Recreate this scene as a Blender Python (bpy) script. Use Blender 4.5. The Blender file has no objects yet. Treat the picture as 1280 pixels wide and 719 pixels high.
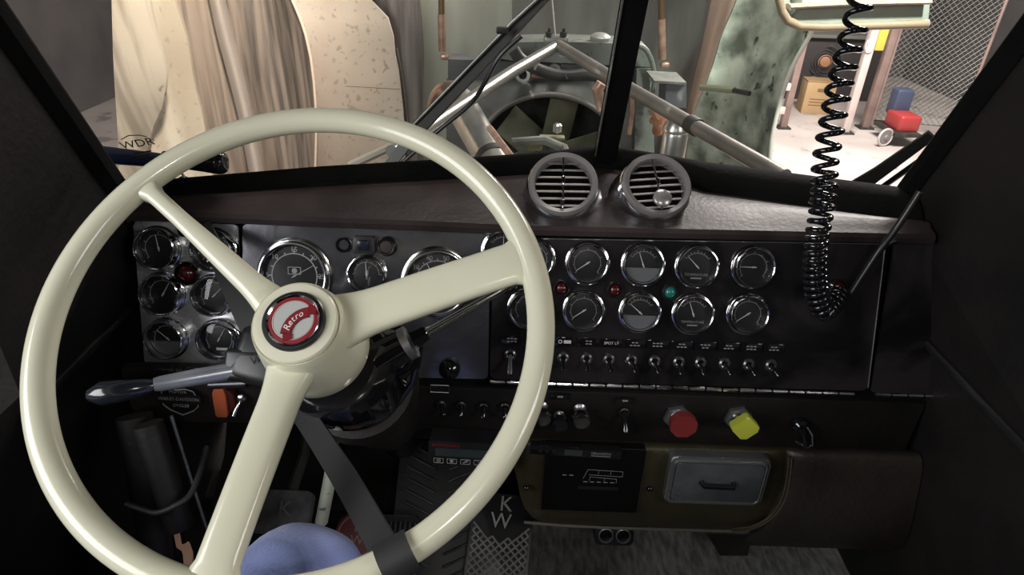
import bpy, bmesh, math, random
from mathutils import Vector as V, Matrix, noise
random.seed(4)
S = bpy.context.scene
COL = S.collection
R = math.radians
PI = math.pi

# ------------------------------------------------------------------ camera
F_PX = 800.0
CAM = V((0, 0, 2.45))
PITCH, ROLL = R(30), R(2.0)
FWD = V((0, math.cos(PITCH), -math.sin(PITCH)))
UP0 = V((0, math.sin(PITCH), math.cos(PITCH)))
XW = V((1, 0, 0))
UPV = UP0 * math.cos(ROLL) - XW * math.sin(ROLL)
RT = XW * math.cos(ROLL) + UP0 * math.sin(ROLL)
cd = bpy.data.cameras.new('camera')
cam = bpy.data.objects.new('camera', cd)
COL.objects.link(cam)
cd.sensor_width = 36
cd.lens = F_PX / 1280 * 36
cd.clip_start = 0.02
cd.clip_end = 60
mw = Matrix((RT, UPV, -FWD)).transposed().to_4x4()
mw.translation = CAM
cam.matrix_world = mw
S.camera = cam

# ------------------------------------------------------------------ world, exposure, lights
S.view_settings.view_transform = 'Standard'
S.view_settings.look = 'None'
S.view_settings.gamma = 1
S.view_settings.use_curve_mapping = False
S.view_settings.exposure = 0.0
w = bpy.data.worlds.new('shop_ambient')
S.world = w
w.use_nodes = True
w.node_tree.nodes['Background'].inputs[0].default_value = (0.95, 0.9, 0.85, 1)
w.node_tree.nodes['Background'].inputs[1].default_value = 0.10


def light(name, kind, loc, target, power, color=(1, 1, 1), size=1.0, size_y=None, spot=None, blend=.5):
    d = bpy.data.lights.new(name, kind)
    d.energy = power
    d.color = color
    if kind == 'AREA':
        d.size = size
        if size_y:
            d.shape = 'RECTANGLE'
            d.size_y = size_y
    else:
        d.shadow_soft_size = size
    if kind == 'SPOT':
        d.spot_size = R(spot)
        d.spot_blend = blend
    o = bpy.data.objects.new(name, d)
    COL.objects.link(o)
    o.location = loc
    o.rotation_euler = (V(target) - V(loc)).to_track_quat('-Z', 'Y').to_euler()
    return o


# shop lights over the bay, the work lamps and the light that comes in at the open side windows
light('shop_light_front', 'AREA', (0.4, 2.6, 5.2), (0.2, 3.2, 1.6), 60, (1, .93, .86), 1.6, .6)
light('shop_light_right', 'AREA', (3.4, 6.0, 5.0), (3.4, 6.4, 0.0), 760, (1, .90, .87), 2.4, 1.2)
light('work_lamp_left', 'SPOT', (-0.6, 1.75, 3.3), (-2.3, 3.4, 1.7), 300, (1, .87, .73), .12, spot=80, blend=.8)
light('work_lamp_middle', 'SPOT', (-0.3, 2.2, 3.6), (-0.8, 3.9, 2.7), 140, (1, .87, .74), .12, spot=50, blend=.8)
light('work_lamp_right', 'SPOT', (1.5, 1.9, 3.3), (1.05, 3.4, 1.3), 260, (.95, 1, .90), .10, spot=50, blend=.9)
light('side_window_light', 'AREA', (-1.7, -0.5, 2.75), (-0.2, 0.5, 2.1), 46, (.97, .98, 1), 1.5, 1.2)
light('right_window_light', 'AREA', (1.7, -0.4, 2.9), (0.2, 0.7, 2.0), 12, (1, .96, .95), .8, .5)
light('dome_light', 'AREA', (0.1, -0.35, 2.66), (-0.1, 0.6, 1.9), 1.8, (1, .97, .9), .12, .08)


# ------------------------------------------------------------------ rays through the photograph
def ray(px, py):
    return FWD + RT * ((px - 640) / F_PX) - UPV * ((py - 359.5) / F_PX)


def P(px, py, d):
    return CAM + ray(px, py) * d


def PZ(px, py, z):           # z relative to the camera
    r = ray(px, py)
    return CAM + r * (z / r.z)


def PY(px, py, y):
    r = ray(px, py)
    return CAM + r * (y / r.y)


def PL(px, py, q, n):
    r = ray(px, py)
    return CAM + r * ((q - CAM).dot(n) / r.dot(n))


LEAN = R(20)
ND = V((0, -math.cos(LEAN), math.sin(LEAN)))
QD = P(640, 390, .89)


def DP(px, py, off=0):
    return PL(px, py, QD + ND * off, ND)


NL = V((0, -1, 0.05)).normalized()
QL = DP(640, 491, -.004)


def LP(px, py, off=0):
    return PL(px, py, QL + NL * off, NL)


def frame(o, n, right=XW):
    z = n.normalized()
    y = z.cross(right).normalized()
    x = y.cross(z)
    m = Matrix((x, y, z)).transposed().to_4x4()
    m.translation = o
    return m


def DF(px, py, h=.0):        # frame on the dash plane seen at that pixel when raised by h
    return frame(DP(px, py, h) - ND * h, ND)


def LF(px, py, h=.0):
    return frame(LP(px, py, h) - NL * h, NL)


# ------------------------------------------------------------------ materials
MATS = {}


def mat(name, c1, c2=None, rough=.5, metal=0., ns=6., st=(1, 1, 1), bump=0., bs=80., rough2=None,
        spots=None, lo=.35, hi=.65, coat=0., emit=None, sheen=0., spec=.5, distort=0.):
    if name in MATS:
        return MATS[name]
    m = bpy.data.materials.new(name)
    m.use_nodes = True
    nt = m.node_tree
    N, L = nt.nodes, nt.links
    b = N['Principled BSDF']
    b.inputs['Base Color'].default_value = (*c1, 1)
    b.inputs['Roughness'].default_value = rough
    b.inputs['Metallic'].default_value = metal
    b.inputs['Coat Weight'].default_value = coat
    b.inputs['Specular IOR Level'].default_value = spec
    b.inputs['Sheen Weight'].default_value = sheen
    if emit:
        b.inputs['Emission Color'].default_value = (*emit[0], 1)
        b.inputs['Emission Strength'].default_value = emit[1]
    tc = N.new('ShaderNodeTexCoord')
    mp = N.new('ShaderNodeMapping')
    mp.inputs['Scale'].default_value = st
    L.new(tc.outputs['Object'], mp.inputs['Vector'])
    no = N.new('ShaderNodeTexNoise')
    no.inputs['Scale'].default_value = ns
    no.inputs['Detail'].default_value = 6
    no.inputs['Distortion'].default_value = distort
    L.new(mp.outputs[0], no.inputs['Vector'])
    last = None
    if c2 is not None:
        cr = N.new('ShaderNodeValToRGB')
        cr.color_ramp.elements[0].position = lo
        cr.color_ramp.elements[1].position = hi
        cr.color_ramp.elements[0].color = (*c1, 1)
        cr.color_ramp.elements[1].color = (*c2, 1)
        L.new(no.outputs[0], cr.inputs[0])
        last = cr.outputs[0]
    if spots:
        sc, sscale, th = spots[:3]
        n2 = N.new('ShaderNodeTexNoise')
        n2.inputs['Scale'].default_value = sscale
        n2.inputs['Detail'].default_value = 4
        L.new(tc.outputs['Object'], n2.inputs['Vector'])
        mr = N.new('ShaderNodeMapRange')
        mr.inputs[1].default_value = th
        mr.inputs[2].default_value = th + .06
        mr.clamp = True
        L.new(n2.outputs[0], mr.inputs[0])
        mx = N.new('ShaderNodeMixRGB')
        if last is None:
            mx.inputs[1].default_value = (*c1, 1)
        else:
            L.new(last, mx.inputs[1])
        mx.inputs[2].default_value = (*sc, 1)
        L.new(mr.outputs[0], mx.inputs[0])
        last = mx.outputs[0]
    if last is not None:
        L.new(last, b.inputs['Base Color'])
    if rough2 is not None:
        mr = N.new('ShaderNodeMapRange')
        mr.inputs[1].default_value = .35
        mr.inputs[2].default_value = .65
        mr.inputs[3].default_value = rough
        mr.inputs[4].default_value = rough2
        L.new(no.outputs[0], mr.inputs[0])
        L.new(mr.outputs[0], b.inputs['Roughness'])
    if bump:
        nb = N.new('ShaderNodeTexNoise')
        nb.inputs['Scale'].default_value = bs
        nb.inputs['Detail'].default_value = 4
        L.new(mp.outputs[0], nb.inputs['Vector'])
        bp = N.new('ShaderNodeBump')
        bp.inputs['Strength'].default_value = bump
        bp.inputs['Distance'].default_value = .004
        L.new(nb.outputs[0], bp.inputs['Height'])
        L.new(bp.outputs[0], b.inputs['Normal'])
    MATS[name] = m
    return m


def glass_mat(name, tint=(1, 1, 1), refl=.06, rough=.02):
    m = bpy.data.materials.new(name)
    m.use_nodes = True
    nt = m.node_tree
    N, L = nt.nodes, nt.links
    N.remove(N['Principled BSDF'])
    t = N.new('ShaderNodeBsdfTransparent')
    t.inputs[0].default_value = (*tint, 1)
    g = N.new('ShaderNodeBsdfGlossy')
    g.inputs['Roughness'].default_value = rough
    fr = N.new('ShaderNodeLayerWeight')
    fr.inputs[0].default_value = .12
    ml = N.new('ShaderNodeMath')
    ml.operation = 'MULTIPLY_ADD'
    ml.inputs[1].default_value = .5
    ml.inputs[2].default_value = refl
    L.new(fr.outputs['Fresnel'], ml.inputs[0])
    mx = N.new('ShaderNodeMixShader')
    L.new(ml.outputs[0], mx.inputs[0])
    L.new(t.outputs[0], mx.inputs[1])
    L.new(g.outputs[0], mx.inputs[2])
    L.new(mx.outputs[0], N['Material Output'].inputs[0])
    return m


CREAM = mat('cream_enamel', (.60, .585, .44), (.64, .625, .48), rough=.22, ns=9, coat=.3, spots=((.42, .40, .30), 34, .74))
CREAM2 = mat('cream_enamel_cap', (.62, .60, .46), (.66, .64, .50), rough=.3, ns=7)
CHROME = mat('chrome', (.72, .73, .75), rough=.08, metal=1, ns=12, rough2=.2)
CHROME_D = mat('dull_chrome', (.50, .51, .52), (.34, .35, .36), rough=.25, metal=.9, ns=10, rough2=.45)
PLATE = mat('scuffed_chrome_plate', (.74, .74, .77), (.36, .36, .38), rough=.20, metal=.65, ns=16, rough2=.36, lo=.42, hi=.58, bump=.15, bs=9, distort=1.0)
PLATE_D = mat('dark_reflection_plate', (.058, .050, .053), (.014, .014, .016), rough=.09, metal=.6, ns=7, rough2=.28, lo=.42, hi=.62, bump=.12, bs=8, distort=1.2,
              spots=((.22, .22, .22), 120, .74))  # chrome coloured dark with pinkish blotches, for the dark cab it reflects
BLACK = mat('black_plastic', (.010, .010, .011), (.018, .018, .018), rough=.35, ns=20)
BLACK_G = mat('glossy_black', (.008, .008, .010), rough=.08, coat=.5)
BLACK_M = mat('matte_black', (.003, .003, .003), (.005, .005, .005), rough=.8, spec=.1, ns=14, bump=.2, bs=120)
DIAL = mat('dial_black', (.012, .012, .013), rough=.4)
INK = mat('dial_print', (.62, .62, .62), rough=.5)
INK_D = mat('dim_print', (.26, .26, .26), rough=.5)
RED_INK = mat('red_print', (.30, .02, .03), rough=.4)
LEATHER = mat('dark_brown_leather', (.024, .016, .016), (.042, .030, .030), rough=.34, ns=10, rough2=.46, bump=.12, bs=140, spec=.35)
LEATHER_O = mat('olive_brown_leather', (.026, .023, .011), (.050, .043, .020), rough=.3, ns=7, rough2=.48, bump=.3, bs=120)
LEATHER_D = mat('dark_leather', (.018, .014, .011), (.032, .026, .021), rough=.4, ns=6, rough2=.55, bump=.3, bs=110)
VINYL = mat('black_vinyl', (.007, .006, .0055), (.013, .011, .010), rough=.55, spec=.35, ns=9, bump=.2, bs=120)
CARPET = mat('grey_carpet', (.14, .14, .13), (.36, .35, .33), rough=.95, ns=60, st=(1.6, .5, .5), bump=.8, bs=180, sheen=.3)
RUBBER = mat('black_rubber', (.013, .013, .014), (.020, .020, .021), rough=.55, ns=18)
REDG = mat('red_lens', (.06, .005, .006), rough=.2, coat=.5)
TEALG = mat('teal_lens', (.01, .12, .105), rough=.2, coat=.5, emit=((.03, .30, .26), .08))
REDK = mat('red_knob', (.18, .022, .022), (.22, .03, .028), rough=.4)
YELK = mat('yellow_knob', (.42, .46, .04), (.48, .52, .07), rough=.35)
ORANGE = mat('orange_plastic', (.62, .13, .055), (.72, .18, .08), rough=.4)
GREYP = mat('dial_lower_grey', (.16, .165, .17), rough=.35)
SILVER = mat('silver_paint', (.34, .36, .42), (.46, .48, .54), rough=.32, metal=.6, ns=30)
LCD = mat('dim_display', (.035, .045, .045), rough=.15)
BLUEJ = mat('light_blue_cloth', (.20, .27, .60), (.27, .34, .68), rough=.85, ns=14, bump=.5, bs=300, sheen=.3)
GLASS = glass_mat('windshield_glass', (.97, .98, .97), .012)
LENS = glass_mat('gauge_lens_glass', (.92, .92, .93), .03)
STEEL = mat('grey_steel', (.20, .21, .19), (.34, .35, .32), rough=.4, metal=.5, ns=14)
STEEL_D = mat('dark_greasy_steel', (.035, .036, .034), (.09, .09, .085), rough=.5, metal=.4, ns=9)
ALU = mat('brushed_aluminium', (.52, .52, .48), (.70, .70, .66), rough=.3, metal=.85, ns=12)
TANK = mat('radiator_paint', (.14, .155, .135), (.20, .22, .195), rough=.5, ns=8, spots=((.09, .09, .08), 22, .6))
BLADE = mat('fan_blade_paint', (.12, .13, .085), (.19, .20, .13), rough=.5, ns=10)
COPPER = mat('copper_tube', (.40, .24, .18), (.60, .40, .31), rough=.35, metal=.5, ns=20)


# ------------------------------------------------------------------ mesh builder
class MB:
    def __init__(s):
        s.bm = bmesh.new()
        s.mats = []

    def mi(s, m):
        if m is None:
            return 0
        if m not in s.mats:
            s.mats.append(m)
        return s.mats.index(m)

    def raw(s, vs, fs, m=None, M=None):
        k = s.mi(m)
        bv = [s.bm.verts.new(M @ V(v) if M else V(v)) for v in vs]
        for f in fs:
            try:
                fc = s.bm.faces.new([bv[i] for i in f])
                fc.material_index = k
            except ValueError:
                pass
        return s

    def merge(s, b2, m=None, M=None):
        b2.verts.index_update()
        vs = [v.co.copy() for v in b2.verts]
        fs = [[v.index for v in f.verts] for f in b2.faces]
        b2.free()
        return s.raw(vs, fs, m, M)

    def box(s, M, size, b=0, seg=2, m=None):
        t = bmesh.new()
        bmesh.ops.create_cube(t, size=1)
        for v in t.verts:
            v.co = V((v.co.x * size[0], v.co.y * size[1], v.co.z * size[2]))
        if b:
            bmesh.ops.bevel(t, geom=list(t.edges), offset=b, segments=seg, affect='EDGES', profile=.5)
        return s.merge(t, m, M)

    def prism(s, M, poly, z0, z1, b=0, seg=2, m=None):
        t = bmesh.new()
        lo = [t.verts.new((x, y, z0)) for x, y in poly]
        hi = [t.verts.new((x, y, z1)) for x, y in poly]
        n = len(poly)
        top = t.faces.new(hi)
        t.faces.new(lo[::-1])
        for i in range(n):
            t.faces.new((lo[i], lo[(i + 1) % n], hi[(i + 1) % n], hi[i]))
        if b:
            bmesh.ops.bevel(t, geom=list(top.edges), offset=b, segments=seg, affect='EDGES', profile=.5)
        return s.merge(t, m, M)

    def lathe(s, M, prof, seg=32, m=None, scale=(1, 1)):
        vs, fs = [], []
        idx = []
        for r, z in prof:
            if r < 1e-6:
                idx.append([len(vs)] * seg)
                vs.append((0, 0, z))
            else:
                idx.append(list(range(len(vs), len(vs) + seg)))
                vs += [(r * math.cos(2 * PI * k / seg) * scale[0], r * math.sin(2 * PI * k / seg) * scale[1], z) for k in range(seg)]
        for a, b in zip(idx, idx[1:]):
            for k in range(seg):
                q = [a[k], a[(k + 1) % seg], b[(k + 1) % seg], b[k]]
                q = list(dict.fromkeys(q))
                if len(q) > 2:
                    fs.append(q)
        return s.raw(vs, fs, m, M)

    def tube(s, pts, rad, seg=10, m=None, closed=False, caps=True, flat=1.0, updir=None):
        pts = [V(p) for p in pts]
        n = len(pts)
        if not isinstance(rad, (list, tuple)):
            rad = [rad] * n
        tans = []
        for i in range(n):
            a = pts[(i - 1) % n] if (i > 0 or closed) else pts[i]
            b = pts[(i + 1) % n] if (i < n - 1 or closed) else pts[i]
            tans.append((b - a).normalized())
        u = (updir or V((0, 0, 1)))
        if abs(u.dot(tans[0])) > .95:
            u = V((1, 0, 0))
        u = (u - tans[0] * u.dot(tans[0])).normalized()
        vs, fs = [], []
        for i in range(n):
            if i:
                u = (u - tans[i] * u.dot(tans[i])).normalized()
            v = tans[i].cross(u)
            for k in range(seg):
                a = 2 * PI * k / seg
                vs.append(pts[i] + (u * math.cos(a) * flat + v * math.sin(a)) * rad[i])
        rng = n if closed else n - 1
        for i in range(rng):
            j = (i + 1) % n
            for k in range(seg):
                l = (k + 1) % seg
                fs.append((i * seg + k, i * seg + l, j * seg + l, j * seg + k))
        if caps and not closed:
            fs.append(tuple(range(seg))[::-1])
            fs.append(tuple((n - 1) * seg + k for k in range(seg)))
        return s.raw(vs, fs, m)

    def band(s, pts, widths, thick, normals, m=None):
        pts = [V(p) for p in pts]
        n = len(pts)
        vs, fs = [], []
        for i in range(n):
            t = (pts[min(i + 1, n - 1)] - pts[max(i - 1, 0)]).normalized()
            nn = normals[i] if isinstance(normals, list) else normals
            nn = (nn - t * nn.dot(t)).normalized()
            sd = t.cross(nn)
            wd = widths[i] if isinstance(widths, list) else widths
            e = thick * .35
            for a, b in ((-1, -1), (-1, 1), (1, 1), (1, -1)):
                vs.append(pts[i] + sd * (a * wd / 2) + nn * (b * thick / 2))
        for i in range(n - 1):
            for k in range(4):
                l = (k + 1) % 4
                fs.append((i * 4 + k, i * 4 + l, i * 4 + 4 + l, i * 4 + 4 + k))
        fs += [(3, 2, 1, 0), tuple((n - 1) * 4 + k for k in range(4))]
        return s.raw(vs, fs, m)

    def grid(s, rows, m=None):
        nc = len(rows[0])
        vs = [p for r in rows for p in r]
        fs = []
        for i in range(len(rows) - 1):
            for j in range(nc - 1):
                fs.append((i * nc + j, i * nc + j + 1, (i + 1) * nc + j + 1, (i + 1) * nc + j))
        return s.raw(vs, fs, m)

    def sphere(s, M, r, m=None, seg=16):
        t = bmesh.new()
        bmesh.ops.create_uvsphere(t, u_segments=seg, v_segments=seg // 2, radius=r)
        return s.merge(t, m, M)

    def text(s, M, st, size, depth=.0004, m=None, shear=0., sx=1.):
        c = bpy.data.curves.new('t', 'FONT')
        c.body = st
        c.size = size
        c.extrude = depth
        c.align_x = 'CENTER'
        c.align_y = 'CENTER'
        c.shear = shear
        c.resolution_u = 3
        o = bpy.data.objects.new('t', c)
        COL.objects.link(o)
        me = bpy.data.meshes.new_from_object(o.evaluated_get(bpy.context.evaluated_depsgraph_get()))
        vs = [(v.co.x * sx, v.co.y, v.co.z) for v in me.vertices]
        fs = [tuple(p.vertices) for p in me.polygons]
        bpy.data.objects.remove(o)
        bpy.data.curves.remove(c)
        bpy.data.meshes.remove(me)
        return s.raw(vs, fs, m, M)

    def mesh(s, name, m=None, sharp=35, smooth=True, inv=None):
        if inv is not None:
            s.bm.transform(inv)
        bmesh.ops.recalc_face_normals(s.bm, faces=list(s.bm.faces))
        me = bpy.data.meshes.new(name)
        s.bm.to_mesh(me)
        s.bm.free()
        for mm in (s.mats or [m]):
            me.materials.append(mm)
        if smooth:
            me.polygons.foreach_set('use_smooth', [True] * len(me.polygons))
            me.set_sharp_from_angle(angle=R(sharp))
        return me


WM = {}


def prop(o, label=None, cat=None, group=None, kind=None):
    for k, v in (('label', label), ('category', cat), ('group', group), ('kind', kind)):
        if v:
            o[k] = v
    return o


def thing(name, label, cat, M=None, group=None, kind=None):
    o = bpy.data.objects.new(name, None)
    o.empty_display_size = .02
    COL.objects.link(o)
    M = M if isinstance(M, Matrix) else Matrix.Translation(M or (0, 0, 0))
    o.matrix_world = M
    WM[o] = M.copy()
    return prop(o, label, cat, group, kind)


def part(name, mb, m, parent, world=False, sharp=35, label=None, kind=None, loc=None):
    """mesh as a child; mb is an MB in the parent's local axes (or in world axes), or a ready mesh"""
    if isinstance(mb, MB):
        mb = mb.mesh(name, m, sharp, inv=WM[parent].inverted() if world else None)
    o = bpy.data.objects.new(name, mb)
    COL.objects.link(o)
    o.parent = parent
    L = loc if loc is not None else Matrix.Identity(4)
    o.matrix_local = L
    WM[o] = WM[parent] @ L
    return prop(o, label, None, None, kind)


def solo(name, mb, m, label=None, cat=None, group=None, kind=None, sharp=35, M=None):
    """one-mesh thing built in world axes; its origin goes to the middle of its base"""
    if M is None:
        mb.bm.verts.ensure_lookup_table()
        co = [v.co for v in mb.bm.verts]
        c = V(((min(v.x for v in co) + max(v.x for v in co)) / 2, (min(v.y for v in co) + max(v.y for v in co)) / 2, min(v.z for v in co)))
        M = Matrix.Translation(c)
        inv = M.inverted()
    else:
        inv = None
    o = bpy.data.objects.new(name, mb.mesh(name, m, sharp, inv=inv))
    COL.objects.link(o)
    o.matrix_world = M
    WM[o] = M.copy()
    return prop(o, label, cat, group, kind)


def rrect(w, h, r, seg=5):
    out = []
    for cx, cy, a0 in ((w / 2 - r, h / 2 - r, 0), (-w / 2 + r, h / 2 - r, 90), (-w / 2 + r, -h / 2 + r, 180), (w / 2 - r, -h / 2 + r, 270)):
        for k in range(seg + 1):
            a = R(a0 + 90 * k / seg)
            out.append((cx + r * math.cos(a), cy + r * math.sin(a)))
    return out


def round_poly(pts, r, seg=5):
    out = []
    n = len(pts)
    pts = [V(p) for p in pts]
    for i in range(n):
        p, a, b = pts[i], pts[i - 1], pts[(i + 1) % n]
        da, db = (a - p).normalized(), (b - p).normalized()
        p0, p1 = p + da * r, p + db * r
        for k in range(seg + 1):
            t = k / seg
            out.append(tuple(p0 * (1 - t) ** 2 + p * 2 * t * (1 - t) + p1 * t ** 2))
    return out


def spline(pts, n):
    """Catmull-Rom through points"""
    pts = [V(p) for p in pts]
    out = []
    m = len(pts) - 1
    for k in range(n + 1):
        t = k / n * m
        i = min(int(t), m - 1)
        u = t - i
        p0, p1, p2, p3 = pts[max(i - 1, 0)], pts[i], pts[i + 1], pts[min(i + 2, m)]
        out.append(.5 * ((2 * p1) + (p2 - p0) * u + (2 * p0 - 5 * p1 + 4 * p2 - p3) * u * u + (3 * p1 - p0 - 3 * p2 + p3) * u ** 3))
    return out


def lerp_poly(poly, t):
    """value at x=t in a list of (x, y)"""
    for (a, b), (c, d) in zip(poly, poly[1:]):
        if t <= c:
            return b + (d - b) * (t - a) / (c - a)
    return poly[-1][1]


T = Matrix.Translation
I4 = Matrix.Identity(4)


def RZ(a):
    return Matrix.Rotation(R(a), 4, 'Z')


def RX(a):
    return Matrix.Rotation(R(a), 4, 'X')


def RY(a):
    return Matrix.Rotation(R(a), 4, 'Y')


# ================================================================== SETTING: shop
FLOORZ = 0.0
CABF = 2.45 - 1.10
m_floor = mat('shop_concrete', (.52, .47, .44), (.66, .60, .57), rough=.55, ns=1.5, spots=((.36, .32, .30), 3.2, .62), bump=.1, bs=60)
b = MB().box(T((0, 6, -.05)), (24, 24, .1))
solo('floor', b, m_floor, kind='structure')
m_wall = mat('shop_wall_paint', (.10, .095, .095), (.15, .14, .14), rough=.8, ns=1.2)
b = MB().box(T((0, 13.0, 3)), (24, .2, 6))
solo('wall_far', b, m_wall, kind='structure')
b = MB().box(T((7.5, 6, 3)), (.2, 14, 6))
solo('wall_right', b, m_wall, kind='structure')
b = MB().box(T((-6.0, 6, 3)), (.2, 14, 6))
solo('wall_left', b, m_wall, kind='structure')

# ================================================================== SETTING: cab shell
ZS = -.32
XL = PZ(152, 235, ZS).x - .005
XR = PZ(1128, 236, ZS).x + .005
YSL, YSR = PZ(152, 235, ZS).y + .02, PZ(1128, 236, ZS).y + .02
ROOF = 2.45 + .26
YB = -.95
YW = 1.34


def flare(z):
    return .17 * max(0, 2.08 - z)


def side_wall(x, t, name, ys):
    """door side with its window opening; the front edge follows the leaning windshield"""
    M = MB()
    zs = 2.45 + ZS - .02
    wy0, wy1, wz0, wz1 = -.45, .54, 1.98, 2.60
    k = math.tan(R(25))
    polys = [[(YB, CABF - .1), (1.26, CABF - .1), (1.24, 1.80), (ys, zs), (wy1, wz0), (YB, wz0)],
             [(YB, wz0), (wy0, wz0), (wy0, wz1), (YB, wz1)],
             [(wy1, wz0), (ys, zs), (ys - (wz1 - zs) * k, wz1), (wy1, wz1)],
             [(YB, wz1), (ys - (wz1 - zs) * k, wz1), (ys - (ROOF - zs) * k, ROOF), (YB, ROOF)]]
    B = Matrix(((0, 0, 1, x), (1, 0, 0, 0), (0, 1, 0, 0), (0, 0, 0, 1)))
    for p in polys:
        M.prism(B, p, min(0, t), max(0, t))
    for v in M.bm.verts:
        v.co.x += math.copysign(flare(v.co.z), x)
    return solo(name, M, VINYL, kind='structure')


side_wall(XL, -.05, 'cab_wall_left', YSL)
side_wall(XR, .05, 'cab_wall_right', YSR)
for sx, xx, nm in ((1, XL, 'trim_1'), (-1, XR, 'trim_2')):
    b = MB()
    b.box(T((xx + sx * .002 - sx * flare(1.955), .68, 1.955)), (.008, .30, .012), .002)
    solo(nm, b, BLACK, kind='structure')
b = MB().box(T(((XL + XR) / 2, YB - .025, (CABF + ROOF) / 2)), (XR - XL + .1, .05, ROOF - CABF + .2))
solo('cab_wall_back', b, VINYL, kind='structure')
b = MB().box(T(((XL + XR) / 2, (YB + 1.02) / 2, ROOF + .025)), (XR - XL + .1, 1.02 - YB, .05))
solo('cab_ceiling', b, VINYL, kind='structure')
b = MB().box(T(((XL + XR) / 2, (YB + 1.2) / 2, CABF - .03)), (XR - XL + .3, 1.2 - YB, .06))
solo('cab_floor', b, CARPET, kind='structure')
# firewall with a sloping toe board
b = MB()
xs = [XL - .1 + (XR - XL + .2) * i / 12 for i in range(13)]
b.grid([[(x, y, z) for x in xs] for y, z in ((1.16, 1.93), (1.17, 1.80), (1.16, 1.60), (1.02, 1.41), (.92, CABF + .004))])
solo('firewall_wall', b, VINYL, kind='structure')  # black vinyl here also carries the footwell shade in its colour

# ---- windshield: two leaning panes that meet in a shallow V
sill = [(60, 241), (152, 233), (280, 221), (400, 210), (540, 201), (640, 194), (700, 189), (735, 182), (765, 183), (800, 189), (880, 202), (980, 215), (1065, 226), (1128, 234), (1230, 248)]
LEANV = V((0, -math.sin(R(25)), math.cos(R(25))))
cb = PZ(757, 190, ZS) + V((0, .012, -.02))
lb = PZ(150, 236, ZS) + V((0, .012, -.02))
rb = PZ(1130, 238, ZS) + V((0, .012, -.02))
HW = .58


def pane(a, c, name):
    M = MB()
    n = (c - a).cross(LEANV).normalized()
    q = [a, c, c + LEANV * HW, a + LEANV * HW]
    M.raw([p + n * .002 for p in q] + [p - n * .002 for p in q], [(0, 1, 2, 3), (7, 6, 5, 4), (0, 4, 5, 1), (1, 5, 6, 2), (2, 6, 7, 3), (3, 7, 4, 0)])
    return solo(name, M, GLASS, kind='structure')


pane(lb, cb, 'window_1')
pane(cb, rb, 'window_2')
b = MB()
n = V((0, -1, 0))
b.band([cb - LEANV * .03 + V((0, -.004, 0)), cb + LEANV * (HW + .02) + V((0, -.004, 0))], [.034, .030], .022, V((0, -1, -.4)), m=BLACK_M)
solo('window_divider_trim', b, BLACK_M, kind='structure')
b = MB()
b.band([cb + LEANV * .02 + V((-.0175, -.018, 0)), cb + LEANV * HW + V((-.0155, -.018, 0))], .0022, .004, V((0, -1, -.4)), m=CHROME_D)
solo('trim_3', b, CHROME_D, kind='structure')
for a, c, nm in ((lb, cb, 'trim_4'), (cb, rb, 'trim_5')):
    b = MB().tube([a + LEANV * HW, c + LEANV * HW], .022, 10)
    solo(nm, b, BLACK, kind='structure')
for a, nm in ((lb, 'trim_6'), (rb, 'trim_7')):
    s_ = -1 if a is lb else 1
    b = MB().tube([a - LEANV * .05 + V((s_ * .018, 0, 0)), a + LEANV * (HW + .03) + V((s_ * .018, 0, 0))], .024, 10)
    solo(nm, b, BLACK_M, kind='structure')
# header above the glass
b = MB().box(T(((XL + XR) / 2, 1.0, ROOF - .03)), (XR - XL, .14, .06), .01)
solo('window_header_trim', b, BLACK_M, kind='structure')
# outer cowl, in front of the panes
b = MB()
cow = [lb + V((-.05, 0, 0)), lb.lerp(cb, .5), cb, cb.lerp(rb, .5), rb + V((.05, 0, 0))]
rows = []
for dy, dz in ((-.005, -.02), (.05, -.035), (.10, -.06), (.13, -.14), (.135, -.50)):
    rows.append([p + V((0, dy, dz)) for p in cow])
b.grid(rows)
solo('cowl', b, mat('cowl_paint', (.05, .05, .048), (.08, .08, .075), rough=.4), label='dark painted cowl outside below the windshield', cat='cowl')

# ================================================================== DASHBOARD
xsp = list(range(100, 1181, 20))
lip = [(60, 268), (160, 268), (257, 270), (400, 276), (520, 280), (627, 285), (700, 287), (880, 291), (1119, 296), (1230, 299)]
crease = [(60, 258), (257, 258), (400, 264), (627, 272), (880, 277), (1119, 284), (1230, 288)]
mid = [(60, 252), (160, 248), (400, 232), (600, 222), (690, 216), (755, 210), (830, 222), (880, 240), (987, 255), (1119, 274), (1230, 286)]


def clampx(p):
    p = p.copy()
    k = flare(p.z) - .002
    p.x = min(max(p.x, XL - k), XR + k)
    return p


# leather pad
rowsL = []
lipP = [clampx(DP(x, lerp_poly(lip, x), .022)) for x in xsp]
creP = [clampx(PZ(x, lerp_poly(crease, x), p.z - 2.45 + .006)) for x, p in zip(xsp, lipP)]
midP = [clampx(PZ(x, lerp_poly(mid, x), -.345)) for x in xsp]
sillP = [clampx(PZ(x, lerp_poly(sill, x), ZS)) for x in xsp]
und = [p + V((0, .0, -.014)) for p in lipP]
und2 = [p + V((0, .07, -.02)) for p in lipP]
b = MB()
back = [p + V((0, .05, -.02)) for p in midP]
mm = []
for t in (.0, .33, .66):
    mm.append([a.lerp(c, t) + V((0, 0, .006 * math.sin(PI * t))) for a, c in zip(midP, creP)])
lipr = [p + V((0, .004, .003)) for p in lipP]
lipu = [p + V((0, .003, -.011)) for p in lipP]
b.grid([back] + mm + [creP, lipr, [p + V((0, 0, -.002)) for p in lipP], [p + V((0, 0, -.009)) for p in lipP], lipu, und2])
dash = thing('dashboard', 'padded dashboard top in dark brown leather beneath the windshield', 'dashboard', DP(640, 490, -.05))
part('leather_pad', b, LEATHER, dash, True, sharp=28)
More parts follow.
